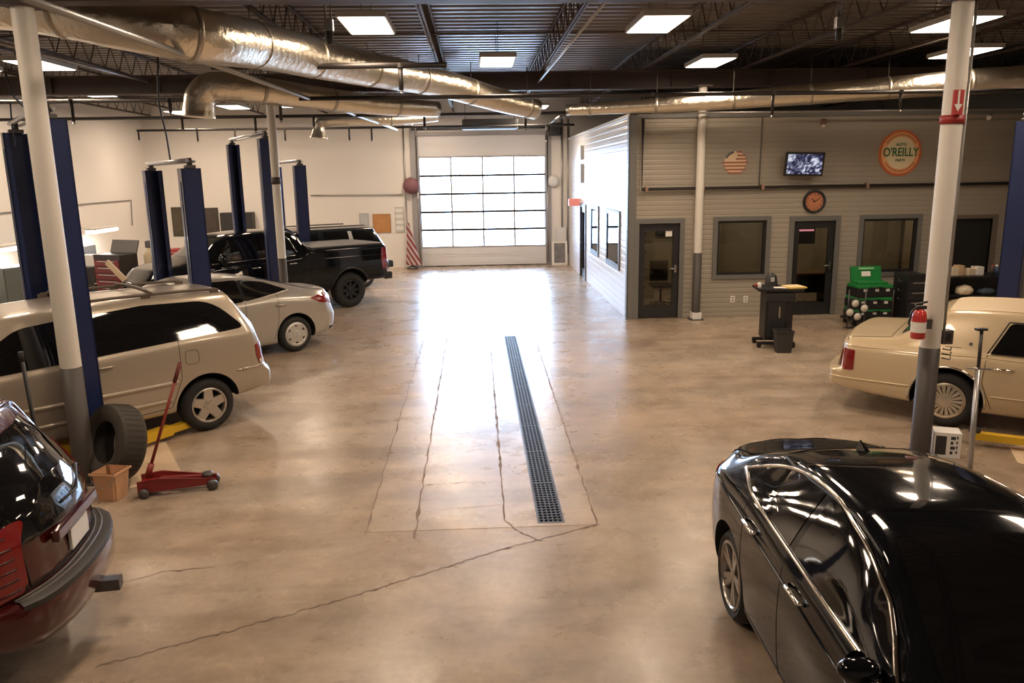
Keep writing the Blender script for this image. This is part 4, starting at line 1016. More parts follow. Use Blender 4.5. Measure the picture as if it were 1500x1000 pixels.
pipe('bright steel conduit running along the ceiling towards the roll-up door', [tuple(AZ(892, -4, 4.95)), tuple(AZ(788, 121, 4.95))], .02, grey_pipe)
pipe('thin steel conduit along the upper left ceiling', [tuple(AZ(-20, 58, 5.05)), tuple(AZ(270, 134, 5.05))], .024, grey_pipe)
# pipes on the office front wall
wz = AY(1190, 273, 16.5).z; xa = AY(941, 250, 16.5).x
t = pipe('black pipe running along the office front below the round signs', [(xa, 16.52, OZ-.05), (xa, 16.52, wz), (XR, 16.52, wz)], .033)
for px in (947, 1030, 1117, 1270, 1480):
    p = AY(px, 272, 16.52); B().rbox((p.x-xa-.03, -.05, wz-OZ+.05-.05), (p.x-xa+.03, .07, wz-OZ+.05+.06), .008).obj('pipe_clip', M('copper_clip', (.45, .30, .22), .4, .6), t)
stube('trim_8', [(AY(1113, 250, 16.58).x, 16.585, wz), (AY(1113, 250, 16.58).x, 16.585, OZ)], .012, trim_grey)['kind'] = 'structure'
# conduits on the back and left walls
pipe('thin grey conduit along the back wall above the noticeboard', [tuple(AY(455, 286, 27.35)), tuple(AY(590, 285, 27.35))], .02, grey_pipe)
pipe('thin conduit looping on the left wall above the lit bench', [tuple(AX(0, 312, XL+.03)), tuple(AX(130, 298, XL+.03)), tuple(AX(192, 293, XL+.03)), tuple(AX(194, 330, XL+.03))], .016, grey_pipe)
pv = AY(823, 200, 27.3); pipe('grey conduit dropping to the white electrical box right of the roll-up door', [(pv.x, 27.3, 4.9), (pv.x, 27.3, AY(823, 338, 27.3).z)], .035, grey_pipe)
pv = AY(832, 200, 27.3); pipe('tall grey conduit in the corner beside the office side wall', [(pv.x, 27.3, 4.9), (pv.x, 27.3, AY(832, 372, 27.3).z)], .03, grey_pipe)
pv = AY(591, 200, 27.3); pipe('slim grey conduit on the back wall left of the hose reel', [(pv.x, 27.3, 4.9), (pv.x, 27.3, AY(591, 330, 27.3).z)], .025, grey_pipe)
# hanging power drops and cords
def power_drop(px, Y, py, label):
    p = AY(px, py, Y); t = thing('power_drop', label, 'power drop', (p.x, p.y, p.z)); q = B()
    q.tube([(-.03, 0, .1), (-.03, 0, 5.6-p.z)], .012, 6).tube([(.03, 0, .1), (.03, 0, 5.6-p.z)], .008, 6); q.obj('hanger', dark_steel, t)
    q = B(); q.rbox((-.05, -.04, 0), (.05, .04, .13), .01); q.obj('outlet_box', grey_pipe, t)
    B().lathe([(0, -.14), (.035, -.13), (.045, 0)], 12).obj('plug', black_m, t)
power_drop(482, 9.3, 46, 'hanging power outlet in front of the largest duct')
power_drop(1229, 9.6, 42, 'hanging power outlet between the right-hand ceiling lights')
def cord(label, pts, r=.014):
    t = B().tube(smooth_path([tuple(AY(*p)) for p in pts]), r, 7).obj('extension_cord', black_m); return tag(t, label, 'cord')
cord('black cord sagging from the ceiling to the tall navy lift', [(8, 108, 9.6), (20, 140, 9.6), (52, 168, 10.2), (80, 172, 9.6)])
cord('thin black cord hanging straight down behind the left lift column', [(15, 150, 10.5), (18, 185, 10.5), (22, 215, 10.5)], .01)
cord('black cord hanging from the ceiling to the short lift crossbar', [(231, 80, 13), (233, 150, 13), (243, 195, 13.4), (250, 238, 13.8)])
# unit heater and opener near the roll-up door
p0, p1 = AY(677, 190, 24.6), AY(758, 175, 24.6)
t = thing('unit_heater', 'dark grey box heater hung from the ceiling before the roll-up door', 'heater', ((p0.x+p1.x)/2, 24.6, p0.z)); hw = (p1.x-p0.x)/2
q = B(); q.rbox((-hw, -.3, 0), (hw, .3, p1.z-p0.z), .02); q.obj('casing', M('heater_grey', (.10, .11, .11), .5), t)
q = B()
for k in range(5): q.box((-hw+.05, -.32, .05+.055*k), (hw-.05, -.30, .07+.055*k))
q.obj('louvre', dark_steel, t)
for s in (-1, 1): stube('hanger_rod', [(s*(hw-.1), 0, p1.z-p0.z), (s*(hw-.1), 0, 5.2-p0.z)], .01, dark_steel, t, 6)
p0 = AY(812, 190, 27.1); t = thing('door_opener', 'dark motor unit mounted above the right side of the roll-up door', 'motor', (p0.x, 27.05, p0.z))
q = B(); q.rbox((-.17, -.2, -.2), (.2, .22, .22), .03); q.obj('housing', trim_dark, t); B().lathe([(.09, 0), (.09, .2), (0, .22)], 16, axis_mat((-.05, 0, -.1), (-1, 0, 0))).obj('motor', dark_steel, t)

# ================================================================== CEILING LIGHTS
def lamp(t, sx, sy, z, watts, col):
    L_ = bpy.data.lights.new('panel_lamp', 'AREA'); L_.shape = 'RECTANGLE'; L_.size = sx; L_.size_y = sy; L_.energy = watts; L_.color = col
    o = bpy.data.objects.new('panel_lamp', L_); COL.objects.link(o); o.parent = t; o.location = (0, 0, z); return o
lamp_white = M('lamp_housing', (.55, .53, .5), .4)
def fixture(loc, label, group=None, es=35.0):
    t = thing('ceiling_light', label, 'light', loc, 0, group)
    q = B(); q.box((-.31, -.62, 0), (.31, .62, .07)); q.obj('housing', lamp_white, t)
    q = B(); q.box((-.285, -.595, -.008), (.285, .595, 0)); q.obj('diffuser', unsampled(M('lamp_diffuser', (.9, .9, .88), .5, emit=(1, .93, .82), es=4.0)), t)
    lamp(t, .57, 1.19, -.012, es*.57*1.19*math.pi, WARM)
    for sy in (-.5, .5): B().tube([(0, sy, .07), (0, sy, 5.6-loc[2])], .006, 5).obj('hanger_wire', dark_steel, t)
    return t
ZL = 5.03
for px, py, lb in ((538, 38, 'bright ceiling panel light just right of the hanging power outlet and big duct'), (962, 36, 'bright ceiling panel light at top centre right, nearest of its side'),
                   (1398, 36, 'bright ceiling panel light crossed by the right-hand white post, nearer one'), (728, 91, 'small ceiling panel light above the roll-up door, beyond the big duct'),
                   (1040, 92, 'ceiling panel light above the left end of the office'), (1412, 78, 'ceiling panel light crossed by the right-hand white post, farther one'),
                   (60, 96, 'ceiling panel light behind the top of the left white post'), (342, 157, 'thin ceiling panel light under the elbow duct')):
    p = AZ(px, py, ZL); fixture((p.x, p.y, ZL), lb)
for x, y in ((-5.9, 7.0), (-1.75, 7.0), (2.45, 7.0), (6.65, 7.0), (-1.75, 2.9), (6.65, 2.9)):
    fixture((x, y, ZL), 'rectangular ceiling panel light over the near floor, above the view', 'lights over the near floor')
for x, y in ((-8.6, 19.0), (-5.0, 22.5), (-.6, 19.6), (1.9, 24.0), (-8.6, 24.5), (-1.5, 25.0), (-8.6, 14.4)):  # unseen fixtures added to brighten the far walls
    fixture((x, y, ZL), 'unseen ceiling panel light added to brighten the far bays', 'added lights of the far bays', 46.0)

# ================================================================== OFFICE FRONT: SIGNS, SCREEN, CLOCK, OUTLETS
def disc(q, c, r, d0, d1, mi=0, seg=48): q.lathe([(0, d1), (r-.004, d1), (r, d1-.004), (r, d0), (0, d0)], seg, axis_mat(c, (0, -1, 0)), mi, smooth=False)
YW = 16.6
c = AY(1319, 224, YW-.03); t = thing('round_sign', 'large round orange-rimmed sign with green lettering high on the office wall', 'sign', (c.x, YW, c.z)); t.scale = (.97, 1, 1)
RS = .475
q = B(); disc(q, (0, 0, 0), RS, 0, .03); q.obj('rim', M('sign_rim', (.62, .17, .06), .5), t)
q = B(); disc(q, (0, -.03, 0), RS*.89, 0, .004); q.obj('outer_ring', M('sign_orange', (.95, .50, .24), .5), t)
q = B(); disc(q, (0, -.034, 0), RS*.70, 0, .003); q.obj('face', M('sign_cream', (.95, .80, .52), .5), t)
for a0, a1 in ((R(35), R(145)), (R(215), R(325))):
    q = B()
    for k in range(14):
        a = a0+(a1-a0)*k/13; q.box((-.018, -.040, -.022), (.018, -.036, .022), rot=Matrix.Rotation(-(a-math.pi/2), 3, 'Y'), ctr=(0, -.038, 0)); 
        for v in list(q.bm.verts)[-8:]: v.co += Vector((math.cos(a)*RS*.79, 0, math.sin(a)*RS*.79))
    q.obj('ring_lettering', M('sign_brown', (.58, .22, .08), .5), t)
def text(s, size, loc, m, parent, name='lettering', ext=.003, sx=1.0):
    cu = bpy.data.curves.new(name, 'FONT'); cu.body = s; cu.size = size; cu.extrude = ext; cu.align_x = 'CENTER'; cu.align_y = 'CENTER'; cu.offset = size*.012
    o = bpy.data.objects.new(name, cu); COL.objects.link(o); dg = bpy.context.evaluated_depsgraph_get(); dg.update()
    me = bpy.data.meshes.new_from_object(o.evaluated_get(dg)); bpy.data.objects.remove(o); bpy.data.curves.remove(cu)
    me.materials.clear(); me.materials.append(m); o = bpy.data.objects.new(name, me); COL.objects.link(o)
    o.parent = parent; o.rotation_euler = (R(90), 0, 0); o.location = loc; o.scale = (sx, 1, 1); return o
text("O'REILLY", .25, (0, -.044, .01), M('sign_green', (.02, .17, .06), .5), t, sx=.80)
text('AUTO', .085, (0, -.042, .17), M('sign_green', (.02, .17, .06), .5), t); text('PARTS', .075, (0, -.042, -.15), M('sign_green', (.02, .17, .06), .5), t)
c = AY(1077, 238, YW-.02); t = thing('flag_sign', 'round weathered striped flag sign on the office wall left of the screen', 'sign', (c.x, YW, c.z)); RF = .25
q = B(); disc(q, (0, 0, 0), RF*.93, 0, .012); q.obj('backing', M('flag_tan', (.80, .62, .42), .6), t)
q = B(); rnd = random.Random(3)
for k in range(7):
    z = -RF+.02+k*2*RF/7; h = .034; w_ = math.sqrt(max(.002, RF*RF-(z+h/2)**2))
    q.box((-w_*(1 if z < .02 else -.1)+rnd.uniform(-.02, .02), -.022, z), (w_+rnd.uniform(-.01, .03), -.012, z+h))
q.obj('stripe', M('flag_rust', (.40, .15, .09), .6), t)
q = B(); q.poly([(-RF*.95*math.cos(a), -.024, RF*.95*math.sin(a)) for a in np.linspace(R(25), R(80), 12)]+[(-RF*.78*math.cos(a), -.024, RF*.78*math.sin(a)) for a in np.linspace(R(80), R(25), 12)]); q.obj('canton', M('flag_navy', (.10, .10, .11), .6), t)
# television
c = AY(1178, 240, 16.36); t = thing('television', 'wall-mounted screen showing a bluish grey picture on the office wall', 'television', (c.x, 16.36, c.z))
t.rotation_euler = (R(8), R(1.5), R(-4))
q = B(); q.rbox((-.40, -.03, -.245), (.40, .03, .245), .012); q.obj('bezel', trim_dark, t)
tvm = M('tv_screen', (.02, .02, .03), .2); nt, N, L, b = nodes(tvm)
tc = N.new('ShaderNodeTexCoord'); n1 = N.new('ShaderNodeTexNoise'); n1.inputs['Scale'].default_value = 7; n1.inputs['Detail'].default_value = 5; n1.inputs['Distortion'].default_value = 1.5; L.new(tc.outputs['Object'], n1.inputs[0])
cr = N.new('ShaderNodeValToRGB'); L.new(n1.outputs['Fac'], cr.inputs[0]); e = cr.color_ramp.elements; e[0].position = .42; e[0].color = (.01, .01, .04, 1); e[1].position = .62; e[1].color = (.85, .88, 1, 1)
k = e.new(.52); k.color = (.16, .17, .30, 1); L.new(cr.outputs[0], b.inputs['Emission Color']); b.inputs['Emission Strength'].default_value = .8
q = B(); q.box((-.355, -.034, -.20), (.355, -.03, .20)); q.obj('screen', unsampled(tvm), t)
q = B(); q.box((-.08, .03, -.08), (.08, .08, .08)).tube([(0, .06, 0), (0, .215, -.05)], .025, 8); q.obj('wall_bracket', trim_dark, t)
c = AY(1193, 295, YW-.03); t = thing('wall_clock', 'round orange-faced clock with black rim above the office glass door', 'clock', (c.x, YW, c.z))
B().lathe([(.245, 0), (.245, .035), (.235, .05), (.195, .045), (.195, .0)], 40, axis_mat((0, 0, 0), (0, -1, 0))).obj('rim', trim_dark, t)
q = B(); disc(q, (0, 0, 0), .197, 0, .02); q.obj('face', M('clock_face', (.55, .22, .11), .5, var=.3, vscale=12), t)
q = B()
for k in range(12):
    a = k*math.pi/6; q.box((-.006, -.024, .14), (.006, -.021, .175), rot=Matrix.Rotation(a, 3, 'Y'), ctr=(0, -.022, 0))
q.obj('hour_mark', trim_dark, t)
for nm, a, l in (('minute_hand', 1.1, .13), ('hour_hand', -.7, .085)):
    q = B(); q.box((-.007, -.030, -.02), (.007, -.027, l), rot=Matrix.Rotation(a, 3, 'Y'), ctr=(0, -.028, 0)); q.obj(nm, trim_dark, t)
for px, lb in ((1073, 'left white wall outlet below the first office window'), (1092, 'right white wall outlet below the first office window')):
    c = AY(px, 438, YW); t = thing('wall_outlet', lb, 'outlet', (c.x, YW, c.z)); q = B(); q.rbox((-.05, -.012, -.07), (.05, 0, .07), .004); q.obj('cover_plate', white_m, t)
    q = B(); q.box((-.015, -.014, .015), (.015, -.011, .045)).box((-.015, -.014, -.045), (.015, -.011, -.015)); q.obj('socket', trim_grey, t)
c = AY(1452, 168, YW-.1); t = thing('security_camera', 'small white security camera at the top of the office wall', 'camera', (c.x, YW, c.z))
q = B(); q.tube([(0, 0, 0), (0, -.07, 0)], .02, 8); q.obj('mount', white_m, t); q = B(); q.tube([(.02, -.05, -.02), (-.10, -.18, -.07)], .045, 12); q.obj('housing', white_m, t)
c = AY(1207, 178, YW-.05); t = thing('roof_sensor', 'small brown sensor at the top of the office wall above the screen', 'sensor', (c.x, YW, c.z)); q = B(); q.rbox((-.05, -.06, -.06), (.05, 0, .06), .01); q.obj('housing', M('sensor_brown', (.20, .10, .07), .5), t); q = B(); q.rbox((-.03, -.05, -.11), (.03, -.01, -.06), .006); q.obj('lens', white_m, t)
# office side wall
c = AX(850, 296, OX); t = thing('exit_sign', 'small red lit sign over the door of the white office side wall', 'sign', (OX, c.y, c.z))
q = B(); q.rbox((-.36, -.06, -.11), (-.02, .06, .11), .01); q.obj('housing', unsampled(M('exit_red', (.75, .25, .20), .4, emit=(1, .30, .24), es=.35)), t); q = B(); q.box((-.03, -.03, .05), (0, .03, .13)); q.obj('mount', white_m, t)
c = AX(852, 245, OX); t = thing('breaker_box', 'pale grey breaker boxes high on the white office side wall', 'breaker box', (OX-.004, c.y, c.z))
for k, (z0, z1) in enumerate(((.22, .62), (-.45, .10))):
    q = B(); q.rbox((-.09, -.45, z0), (0, .35, z1), .01); q.obj('cabinet', M('panel_box', (.52, .52, .52), .5), t)

# office interiors: rooms lit by added unseen lamps, with a desk, a pinboard and shelves behind the glass
def added_room_light(x, y):
    t = thing('added_office_light', 'unseen ceiling panel light added to light the office rooms', 'light', (x, y, OZ-.30), 0, 'added lights inside the office'); q = B(); q.box((-.3, -.3, 0), (.3, .3, .05)); q.obj('housing', lamp_white, t)
    q = B(); q.box((-.27, -.27, -.01), (.27, .27, 0)); q.obj('diffuser', unsampled(M('lamp_diffuser', (.9, .9, .88), .5)), t)
    lamp(t, .54, .54, -.014, 42*.54*.54*math.pi, (1, .80, .55))
for x in (5.0, 7.9, 10.1): added_room_light(x, 19.0)
def desk(x, y, w, label, top=(.20, .09, .04)):
    t = thing('office_desk', label, 'desk', (x, y, 0)); q = B(); q.rbox((-w/2, -.35, .71), (w/2, .35, .75), .008); q.obj('desktop', M('desk_top', top, .4), t)
    for s in (-1, 1): sbox('side_panel', (s*(w/2-.05)-.02, -.32, 0), (s*(w/2-.05)+.02, .32, .71), M('desk_side', (.06, .045, .04), .5), t)
    sbox('back_panel', (-w/2+.08, .25, .2), (w/2-.08, .28, .71), M('desk_side', (.06, .045, .04), .5), t)
    return t
desk(5.7, 18.0, 1.3, 'dark desk seen through the first office window')
desk(7.6, 18.2, 1.4, 'reddish desk seen through the middle office glass door')
desk(10.0, 18.2, 1.2, 'wooden counter seen through the second office window', (.30, .15, .06))
def pinboard(x, z, w, h, label, m, Y=20.78):
    t = thing('pinboard', label, 'board', (x, Y, z)); q = B(); q.rbox((-w/2, -.03, -h/2), (w/2, 0, h/2), .006); q.obj('frame', trim_dark, t); q = B(); q.box((-w/2+.04, -.034, -h/2+.04), (w/2-.04, -.03, h/2-.04)); q.obj('sheet', m, t)
pinboard(6.0, 2.0, .9, .8, 'pinboard seen through the right side of the first office window', M('board_buff', (.50, .42, .30), .7, var=.4, vscale=9))
pinboard(4.75, 1.9, .9, .9, 'dark picture seen through the left side of the first office window', M('board_dark', (.10, .10, .11), .6, var=.6, vscale=7))
pinboard(9.9, 1.9, 1.0, .9, 'dark red picture seen through the second office window', M('board_red', (.16, .06, .04), .6, var=.6, vscale=7))
c = AY(1180, 337, 17.2); t = thing('neon_sign', 'pink glowing tube sign behind the middle office glass door', 'sign', (c.x, 17.2, c.z))
q = B(); q.rbox((-.22, -.02, -.30), (.22, .02, .08), .01); q.obj('backing', trim_dark, t); q = B(); q.tube([(-.17, -.035, 0), (.17, -.035, 0)], .02, 8); q.obj('tube', unsampled(M('neon', (.8, .3, .35), .4, emit=(1, .35, .42), es=1.6)), t)
stube('hanging_chain', [(0, 0, .08), (0, 0, OZ-.26-c.z)], .004, dark_steel, t, 5)
c = AY(980, 340, YW+.03); t = thing('door_notice', 'small white notice taped inside the first office glass door', 'notice', (c.x, YW+.035, c.z)); q = B(); q.box((-.07, 0, -.09), (.07, .003, .09)); q.obj('sheet', paper_m, t)
t = thing('filing_cabinet', 'tall white cabinet seen through the first office glass door', 'cabinet', (4.15, 19.6, 0)); q = B(); q.rbox((-.28, -.25, 0), (.28, .25, 1.9), .01); q.obj('body', M('cab_cream', (.55, .46, .34), .6), t)
for k in range(4):
    d = sbox('drawer', (-.25, -.27, .08+.45*k), (.25, -.25, .50+.45*k), M('cab_cream2', (.60, .50, .37), .6), t, .004); sbox('handle', (-.06, -.29, .27+.45*k), (.06, -.27, .30+.45*k), dark_steel, d)
t = thing('office_chair', 'black office chair seen through the first office glass door', 'chair', (4.35, 18.3, 0))
q = B(); q.rbox((-.24, -.24, .44), (.24, .24, .52), .03); q.obj('seat', black_m, t); q = B(); q.rbox((-.22, .2, .55), (.22, .26, 1.05), .03); q.obj('backrest', black_m, t); q = B(); q.tube([(0, 0, .1), (0, 0, .44)], .03, 8)
for k in range(5): a = k*2*math.pi/5; q.tube([(0, 0, .1), (.26*math.cos(a), .26*math.sin(a), .04)], .018, 6)
q.obj('pedestal', dark_steel, t)

# ================================================================== BACK WALL
YBW = YB
def board(name, px0, py0, px1, py1, label, cat, fm_, sm_, fr=.04):
    a, c = AY(px0, py1, YBW), AY(px1, py0, YBW); t = thing(name, label, cat, ((a.x+c.x)/2, YBW, a.z)); w, h = (c.x-a.x)/2, c.z-a.z
    q = B(); q.rbox((-w, -.035, 0), (w, 0, h), .006); q.obj('frame', fm_, t); q = B(); q.box((-w+fr, -.04, fr), (w-fr, -.035, h-fr)); q.obj('face', sm_, t); return t, w, h
cork = M('cork', (.50, .24, .09), .8, var=.25, vscale=14)
board('noticeboard', 547, 313, 572, 341, 'orange-brown cork noticeboard on the back wall above the dark SUV', 'noticeboard', M('cork_frame', (.40, .20, .08), .5), cork)
t, w_, h_ = board('wall_notice', 527, 312, 540, 331, 'grey printed notice on the back wall left of the cork noticeboard', 'notice', M('notice_grey', (.45, .46, .46), .6), M('notice_face', (.52, .53, .53), .6))
t, w_, h_ = board('key_rack', 580, 303, 591, 340, 'tall pale rack of hanging sheets on the back wall right of the cork noticeboard', 'rack', M('rack_grey', (.52, .52, .50), .6), M('rack_face', (.60, .60, .57), .6))
for k in range(4):
    q = B(); q.box((-w_+.02, -.055, .08+.2*k), (w_-.02, -.04, .20+.2*k)); q.obj('sheet', paper_m, t)
board('poster', 255, 303, 284, 346, 'dark poster on the back wall seen between the short lift columns', 'poster', M('poster_frame', (.05, .045, .035), .5), M('poster_dark', (.09, .075, .05), .6, var=.5, vscale=6))
board('poster', 298, 304, 319, 346, 'dark framed poster on the back wall just right of the short lift', 'poster', M('poster_frame', (.05, .045, .035), .5), M('poster_dark2', (.07, .055, .045), .6, var=.5, vscale=6))
a, c = AY(324, 346, 27.0), AY(368, 311, 27.0); t = thing('wall_cabinet', 'black wall cabinet on the back wall behind the high-crossbar lift', 'cabinet', ((a.x+c.x)/2, YBW, a.z)); w_, h_ = (c.x-a.x)/2, c.z-a.z
q = B(); q.rbox((-w_, -.36, 0), (w_, 0, h_), .01); q.obj('body', trim_dark, t)
for s in (-1, 1):
    d = sbox('door', (min(0, s*w_)+.01, -.38, .02), (max(0, s*w_)-.01, -.36, h_-.02), M('cab_black', (.03, .03, .03), .4), t, .004); sbox('handle', (s*.06-.01, -.40, h_*.4), (s*.06+.01, -.38, h_*.6), steel, d)
c = AY(602, 272, 27.2); t = thing('hose_reel', 'red hose reel on the back wall left of the roll-up door', 'hose reel', (c.x, YBW, c.z))
B().lathe([(0, .05), (.27, .05), (.27, .09), (.18, .10), (.18, .17), (.27, .18), (.27, .22), (0, .22)], 32, axis_mat((0, 0, 0), (0, -1, 0))).obj('reel', M('reel_red', (.22, .095, .11), .5), t)
q = B(); q.box((-.06, -.06, -.28), (.06, 0, .28)); q.obj('bracket', dark_steel, t); q = B()
for k in range(4): q.tube([(.235*math.cos(a), -.12-.012*k, .235*math.sin(a)) for a in np.linspace(0, 2*math.pi, 28)[:-1]], .012, 6, closed=True)
q.tube([(.2, -.13, -.1), (.22, -.13, -.6)], .012, 6); q.obj('hose', M('hose_grey', (.30, .22, .22), .6), t)
# flag on a leaning pole
c = AZ(608, 391, 0); t = thing('flag', 'striped flag hanging furled on a slim pole left of the roll-up door', 'flag', (c.x-.05, 26.95, 0))
B().lathe([(0, 0), (.20, 0), (.19, .05), (.05, .10), (.035, .3)], 20).obj('stand', dark_steel, t)
B().tube([(0, 0, .05), (-.16, .1, 2.25)], .016, 8).obj('pole', M('pole_wood', (.30, .27, .25), .4), t)
fl = M('flag_cloth', (.6, .1, .1), .8); nt, N, L, b = nodes(fl); tc = N.new('ShaderNodeTexCoord'); sp = N.new('ShaderNodeSeparateXYZ'); mp = N.new('ShaderNodeMapping'); mp.inputs['Rotation'].default_value = (0, R(32), 0); L.new(tc.outputs['Object'], mp.inputs[0]); L.new(mp.outputs[0], sp.inputs[0])
ma = N.new('ShaderNodeMath'); ma.operation = 'MULTIPLY'; ma.inputs[1].default_value = 48; L.new(sp.outputs[0], ma.inputs[0]); mb = N.new('ShaderNodeMath'); mb.operation = 'SINE'; L.new(ma.outputs[0], mb.inputs[0]); mc = N.new('ShaderNodeMath'); mc.operation = 'GREATER_THAN'; mc.inputs[1].default_value = 0; L.new(mb.outputs[0], mc.inputs[0])
mx = N.new('ShaderNodeMixRGB'); mx.inputs[1].default_value = (.22, .035, .045, 1); mx.inputs[2].default_value = (.50, .42, .40, 1); L.new(mc.outputs[0], mx.inputs[0]); L.new(mx.outputs[0], b.inputs['Base Color'])
q = B(); q.sm = True; rowsv = []
for i in range(18):
    u = i/17; z = 1.55-1.42*u; hw = .05+.20*u**1.2; cx = -.11+.16*u; rowsv.append([q.bm.verts.new((cx+hw*math.cos(a)*(1+.12*math.sin(5*a+u*3)), .07-.07*u+(hw*.55)*math.sin(a)*(1+.25*math.sin(6*a)), z)) for a in np.linspace(0, 2*math.pi, 37)[:-1]])
for A_, C_ in zip(rowsv[:-1], rowsv[1:]):
    for k in range(36): q._t(q.bm.faces.new((A_[k], A_[(k+1) % 36], C_[(k+1) % 36], C_[k])))
q.obj('cloth', fl, t)
c = AY(811, 265, 27.2); t = thing('door_mirror', 'round white convex mirror on the right jamb of the roll-up door', 'mirror', (c.x, YB-.09, c.z)); B().lathe([(0, .06), (.12, .05), (.20, .01), (.20, 0), (0, 0)], 28, axis_mat((0, 0, 0), (0, -1, 0))).obj('dome', M('mirror_white', (.70, .72, .72), .2), t); stube('arm', [(0, 0, 0), (0, .085, 0)], .02, steel, t, 6)
a, c = AY(815, 358, 27.2), AY(830, 333, 27.2); t = thing('electrical_box', 'white electrical box on the back wall right of the roll-up door', 'electrical box', ((a.x+c.x)/2, YBW, a.z)); w_, h_ = (c.x-a.x)/2, c.z-a.z
q = B(); q.rbox((-w_, -.14, 0), (w_, 0, h_), .01); q.obj('case', M('ebox', (.66, .66, .66), .4), t); q = B(); q.rbox((-w_+.03, -.15, .03), (w_-.03, -.14, h_-.03), .004); q.obj('cover', M('ebox2', (.70, .70, .70), .4), t)
a, c = AY(809, 389, 27.0), AY(832, 353, 27.0); t = thing('picture', 'white-framed dark picture standing on the floor right of the roll-up door', 'picture', ((a.x+c.x)/2, 27.1, .0)); w_, h_ = (c.x-a.x)/2, c.z-a.z
t.rotation_euler = (R(-6), 0, 0)
q = B()
for b0, b1 in (((-w_, 0, 0), (-w_+.08, .03, h_)), ((w_-.08, 0, 0), (w_, .03, h_)), ((-w_+.08, 0, 0), (w_-.08, .03, .08)), ((-w_+.08, 0, h_-.08), (w_-.08, .03, h_))): q.box(b0, b1)
q.obj('frame', white_m, t); q = B(); q.box((-w_+.08, .01, .08), (w_-.08, .02, h_-.08)); q.obj('print', M('print_grey', (.20, .19, .19), .5, var=.7, vscale=5), t)

# ================================================================== LEFT WORK AREA
def bench_light(p, w, label, along='y'):
    t = thing('bench_light', label, 'light', p); q = B()
    if along == 'y': q.rbox((-.15, -w/2, 0), (.15, w/2, .06), .01); q.box((-.15, -w/2, -.10), (-.135, w/2, 0))
    else: q.rbox((-w/2, -.12, 0), (w/2, .12, .10), .01)
    q.obj('housing', white_m, t); sbox('wall_arm', (-.645, -.03, .0), (-.12, .03, .05), white_m, t); q = B()
    for s in (-.09, .0, .09): q.tube([(s, -w/2+.03, -.045), (s, w/2-.03, -.045)], .045, 12)
    q.obj('tube', unsampled(M('bench_tube', (1, 1, 1), .5, emit=(1, .97, .90), es=6)), t)
    lamp(t, *((.24, w-.1) if along == 'y' else (w-.1, .24)), -.095, 30*.24*w*math.pi, (1, .95, .86)); return t
def steel_cabinet(x, y, w, d, h, label, col, rz=0.0, n=1):
    t = thing('steel_cabinet', label, 'cabinet', (x, y, 0), rz); q = B(); q.rbox((-w/2, -d/2, .05), (w/2, d/2, h), .01); q.obj('body', M('cab'+label[:9], col, .45), t)
    sbox('plinth', (-w/2+.03, -d/2+.03, 0), (w/2-.03, d/2-.03, .05), trim_dark, t)
    for s in (-1, 1):
        dd = sbox('door', (min(0, s*(w/2-.02))+.006, -d/2-.02, .08), (max(0, s*(w/2-.02))-.006, -d/2, h-.04), M('cabd'+label[:9], tuple(c*1.1 for c in col), .4), t, .004); sbox('handle', (s*.06-.012, -d/2-.045, h*.5), (s*.06+.012, -d/2-.02, h*.6), steel, dd)
    return t
pa = AX(22, 400, -10.2); steel_cabinet(-10.2, pa.y, .95, .6, 1.30, 'grey green steel cabinet against the left wall under a bench light', (.12, .14, .13), R(90-25))
pa2 = AX(75, 400, -10.0); steel_cabinet(-10.0, pa2.y, .9, .55, 1.35, 'dark steel cabinet with paper sheet beside the grey green cabinet', (.05, .055, .06), R(90-25))
p = AX(22, 357, -10.25); bench_light((-10.25, p.y, p.z-.04), 1.5, 'bright white fluorescent bench light at the left edge above the grey green cabinet')
p = AX(150, 334, -10.25); bench_light((-10.25, p.y, p.z-.02), 1.4, 'bright white bench light above the red tool chest')
pc = AX(172, 400, -9.2)
t = thing('tool_chest', 'tall red and black tool chest with raised lid behind the beige minivan', 'tool chest', (-9.2, pc.y, 0), R(-25))
q = B(); q.rbox((-.45, -.28, .10), (.45, .28, 1.28), .012); q.obj('body', M('chest_black', (.03, .025, .025), .45), t)
for k in range(6):
    d = sbox('drawer', (-.42, -.30, .14+.17*k), (.42, -.28, .29+.17*k), M('chest_red', (.20, .02, .025), .35), t, .004); sbox('handle', (-.3, -.32, .25+.17*k), (.3, -.30, .27+.17*k), steel, d)
q = B(); q.box((-.45, .24, 1.28), (.45, .28, 1.62), rot=Matrix.Rotation(R(-20), 3, 'X'), ctr=(0, .26, 1.28)); q.obj('lid', M('chest_lid', (.16, .16, .16), .4, .3), t)
for sx in (-.36, .36):
    for sy in (-.2, .2): B().lathe([(0, -.02), (.05, -.02), (.05, .02), (0, .02)], 14, axis_mat((sx, sy, .05), (1, 0, 0))).obj('caster', rubber, t)
pk = AY(176, 403, 17.0); t = tag(B().box((-.06, -.02, -.42), (.06, .02, .42)).obj('plank', M('plank_tan', (.50, .40, .28), .6)), 'pale tan board leaning in front of the red tool chest', 'board'); t.location = pk; t.rotation_euler = (0, R(-48), R(-20))
pk2 = AX(205, 388, -8.6); pk2.y += .25
t = thing('compressor', 'beige upright air tank beside the short blue lift', 'compressor', (-8.35, pk2.y, 0))
B().lathe([(0, 1.42), (.10, 1.40), (.20, 1.30), (.22, 1.2), (.22, .35), (.18, .22), (0, .2)], 24).obj('tank', M('tank_beige', (.48, .40, .27), .45), t)
for k in range(3): a = k*2.09; stube('leg', [(.15*math.cos(a), .15*math.sin(a), .3), (.2*math.cos(a), .2*math.sin(a), 0)], .02, dark_steel, t, 6)
q = B(); q.rbox((-.14, -.1, 1.40), (.14, .1, 1.58), .03); q.obj('pump', dark_steel, t)
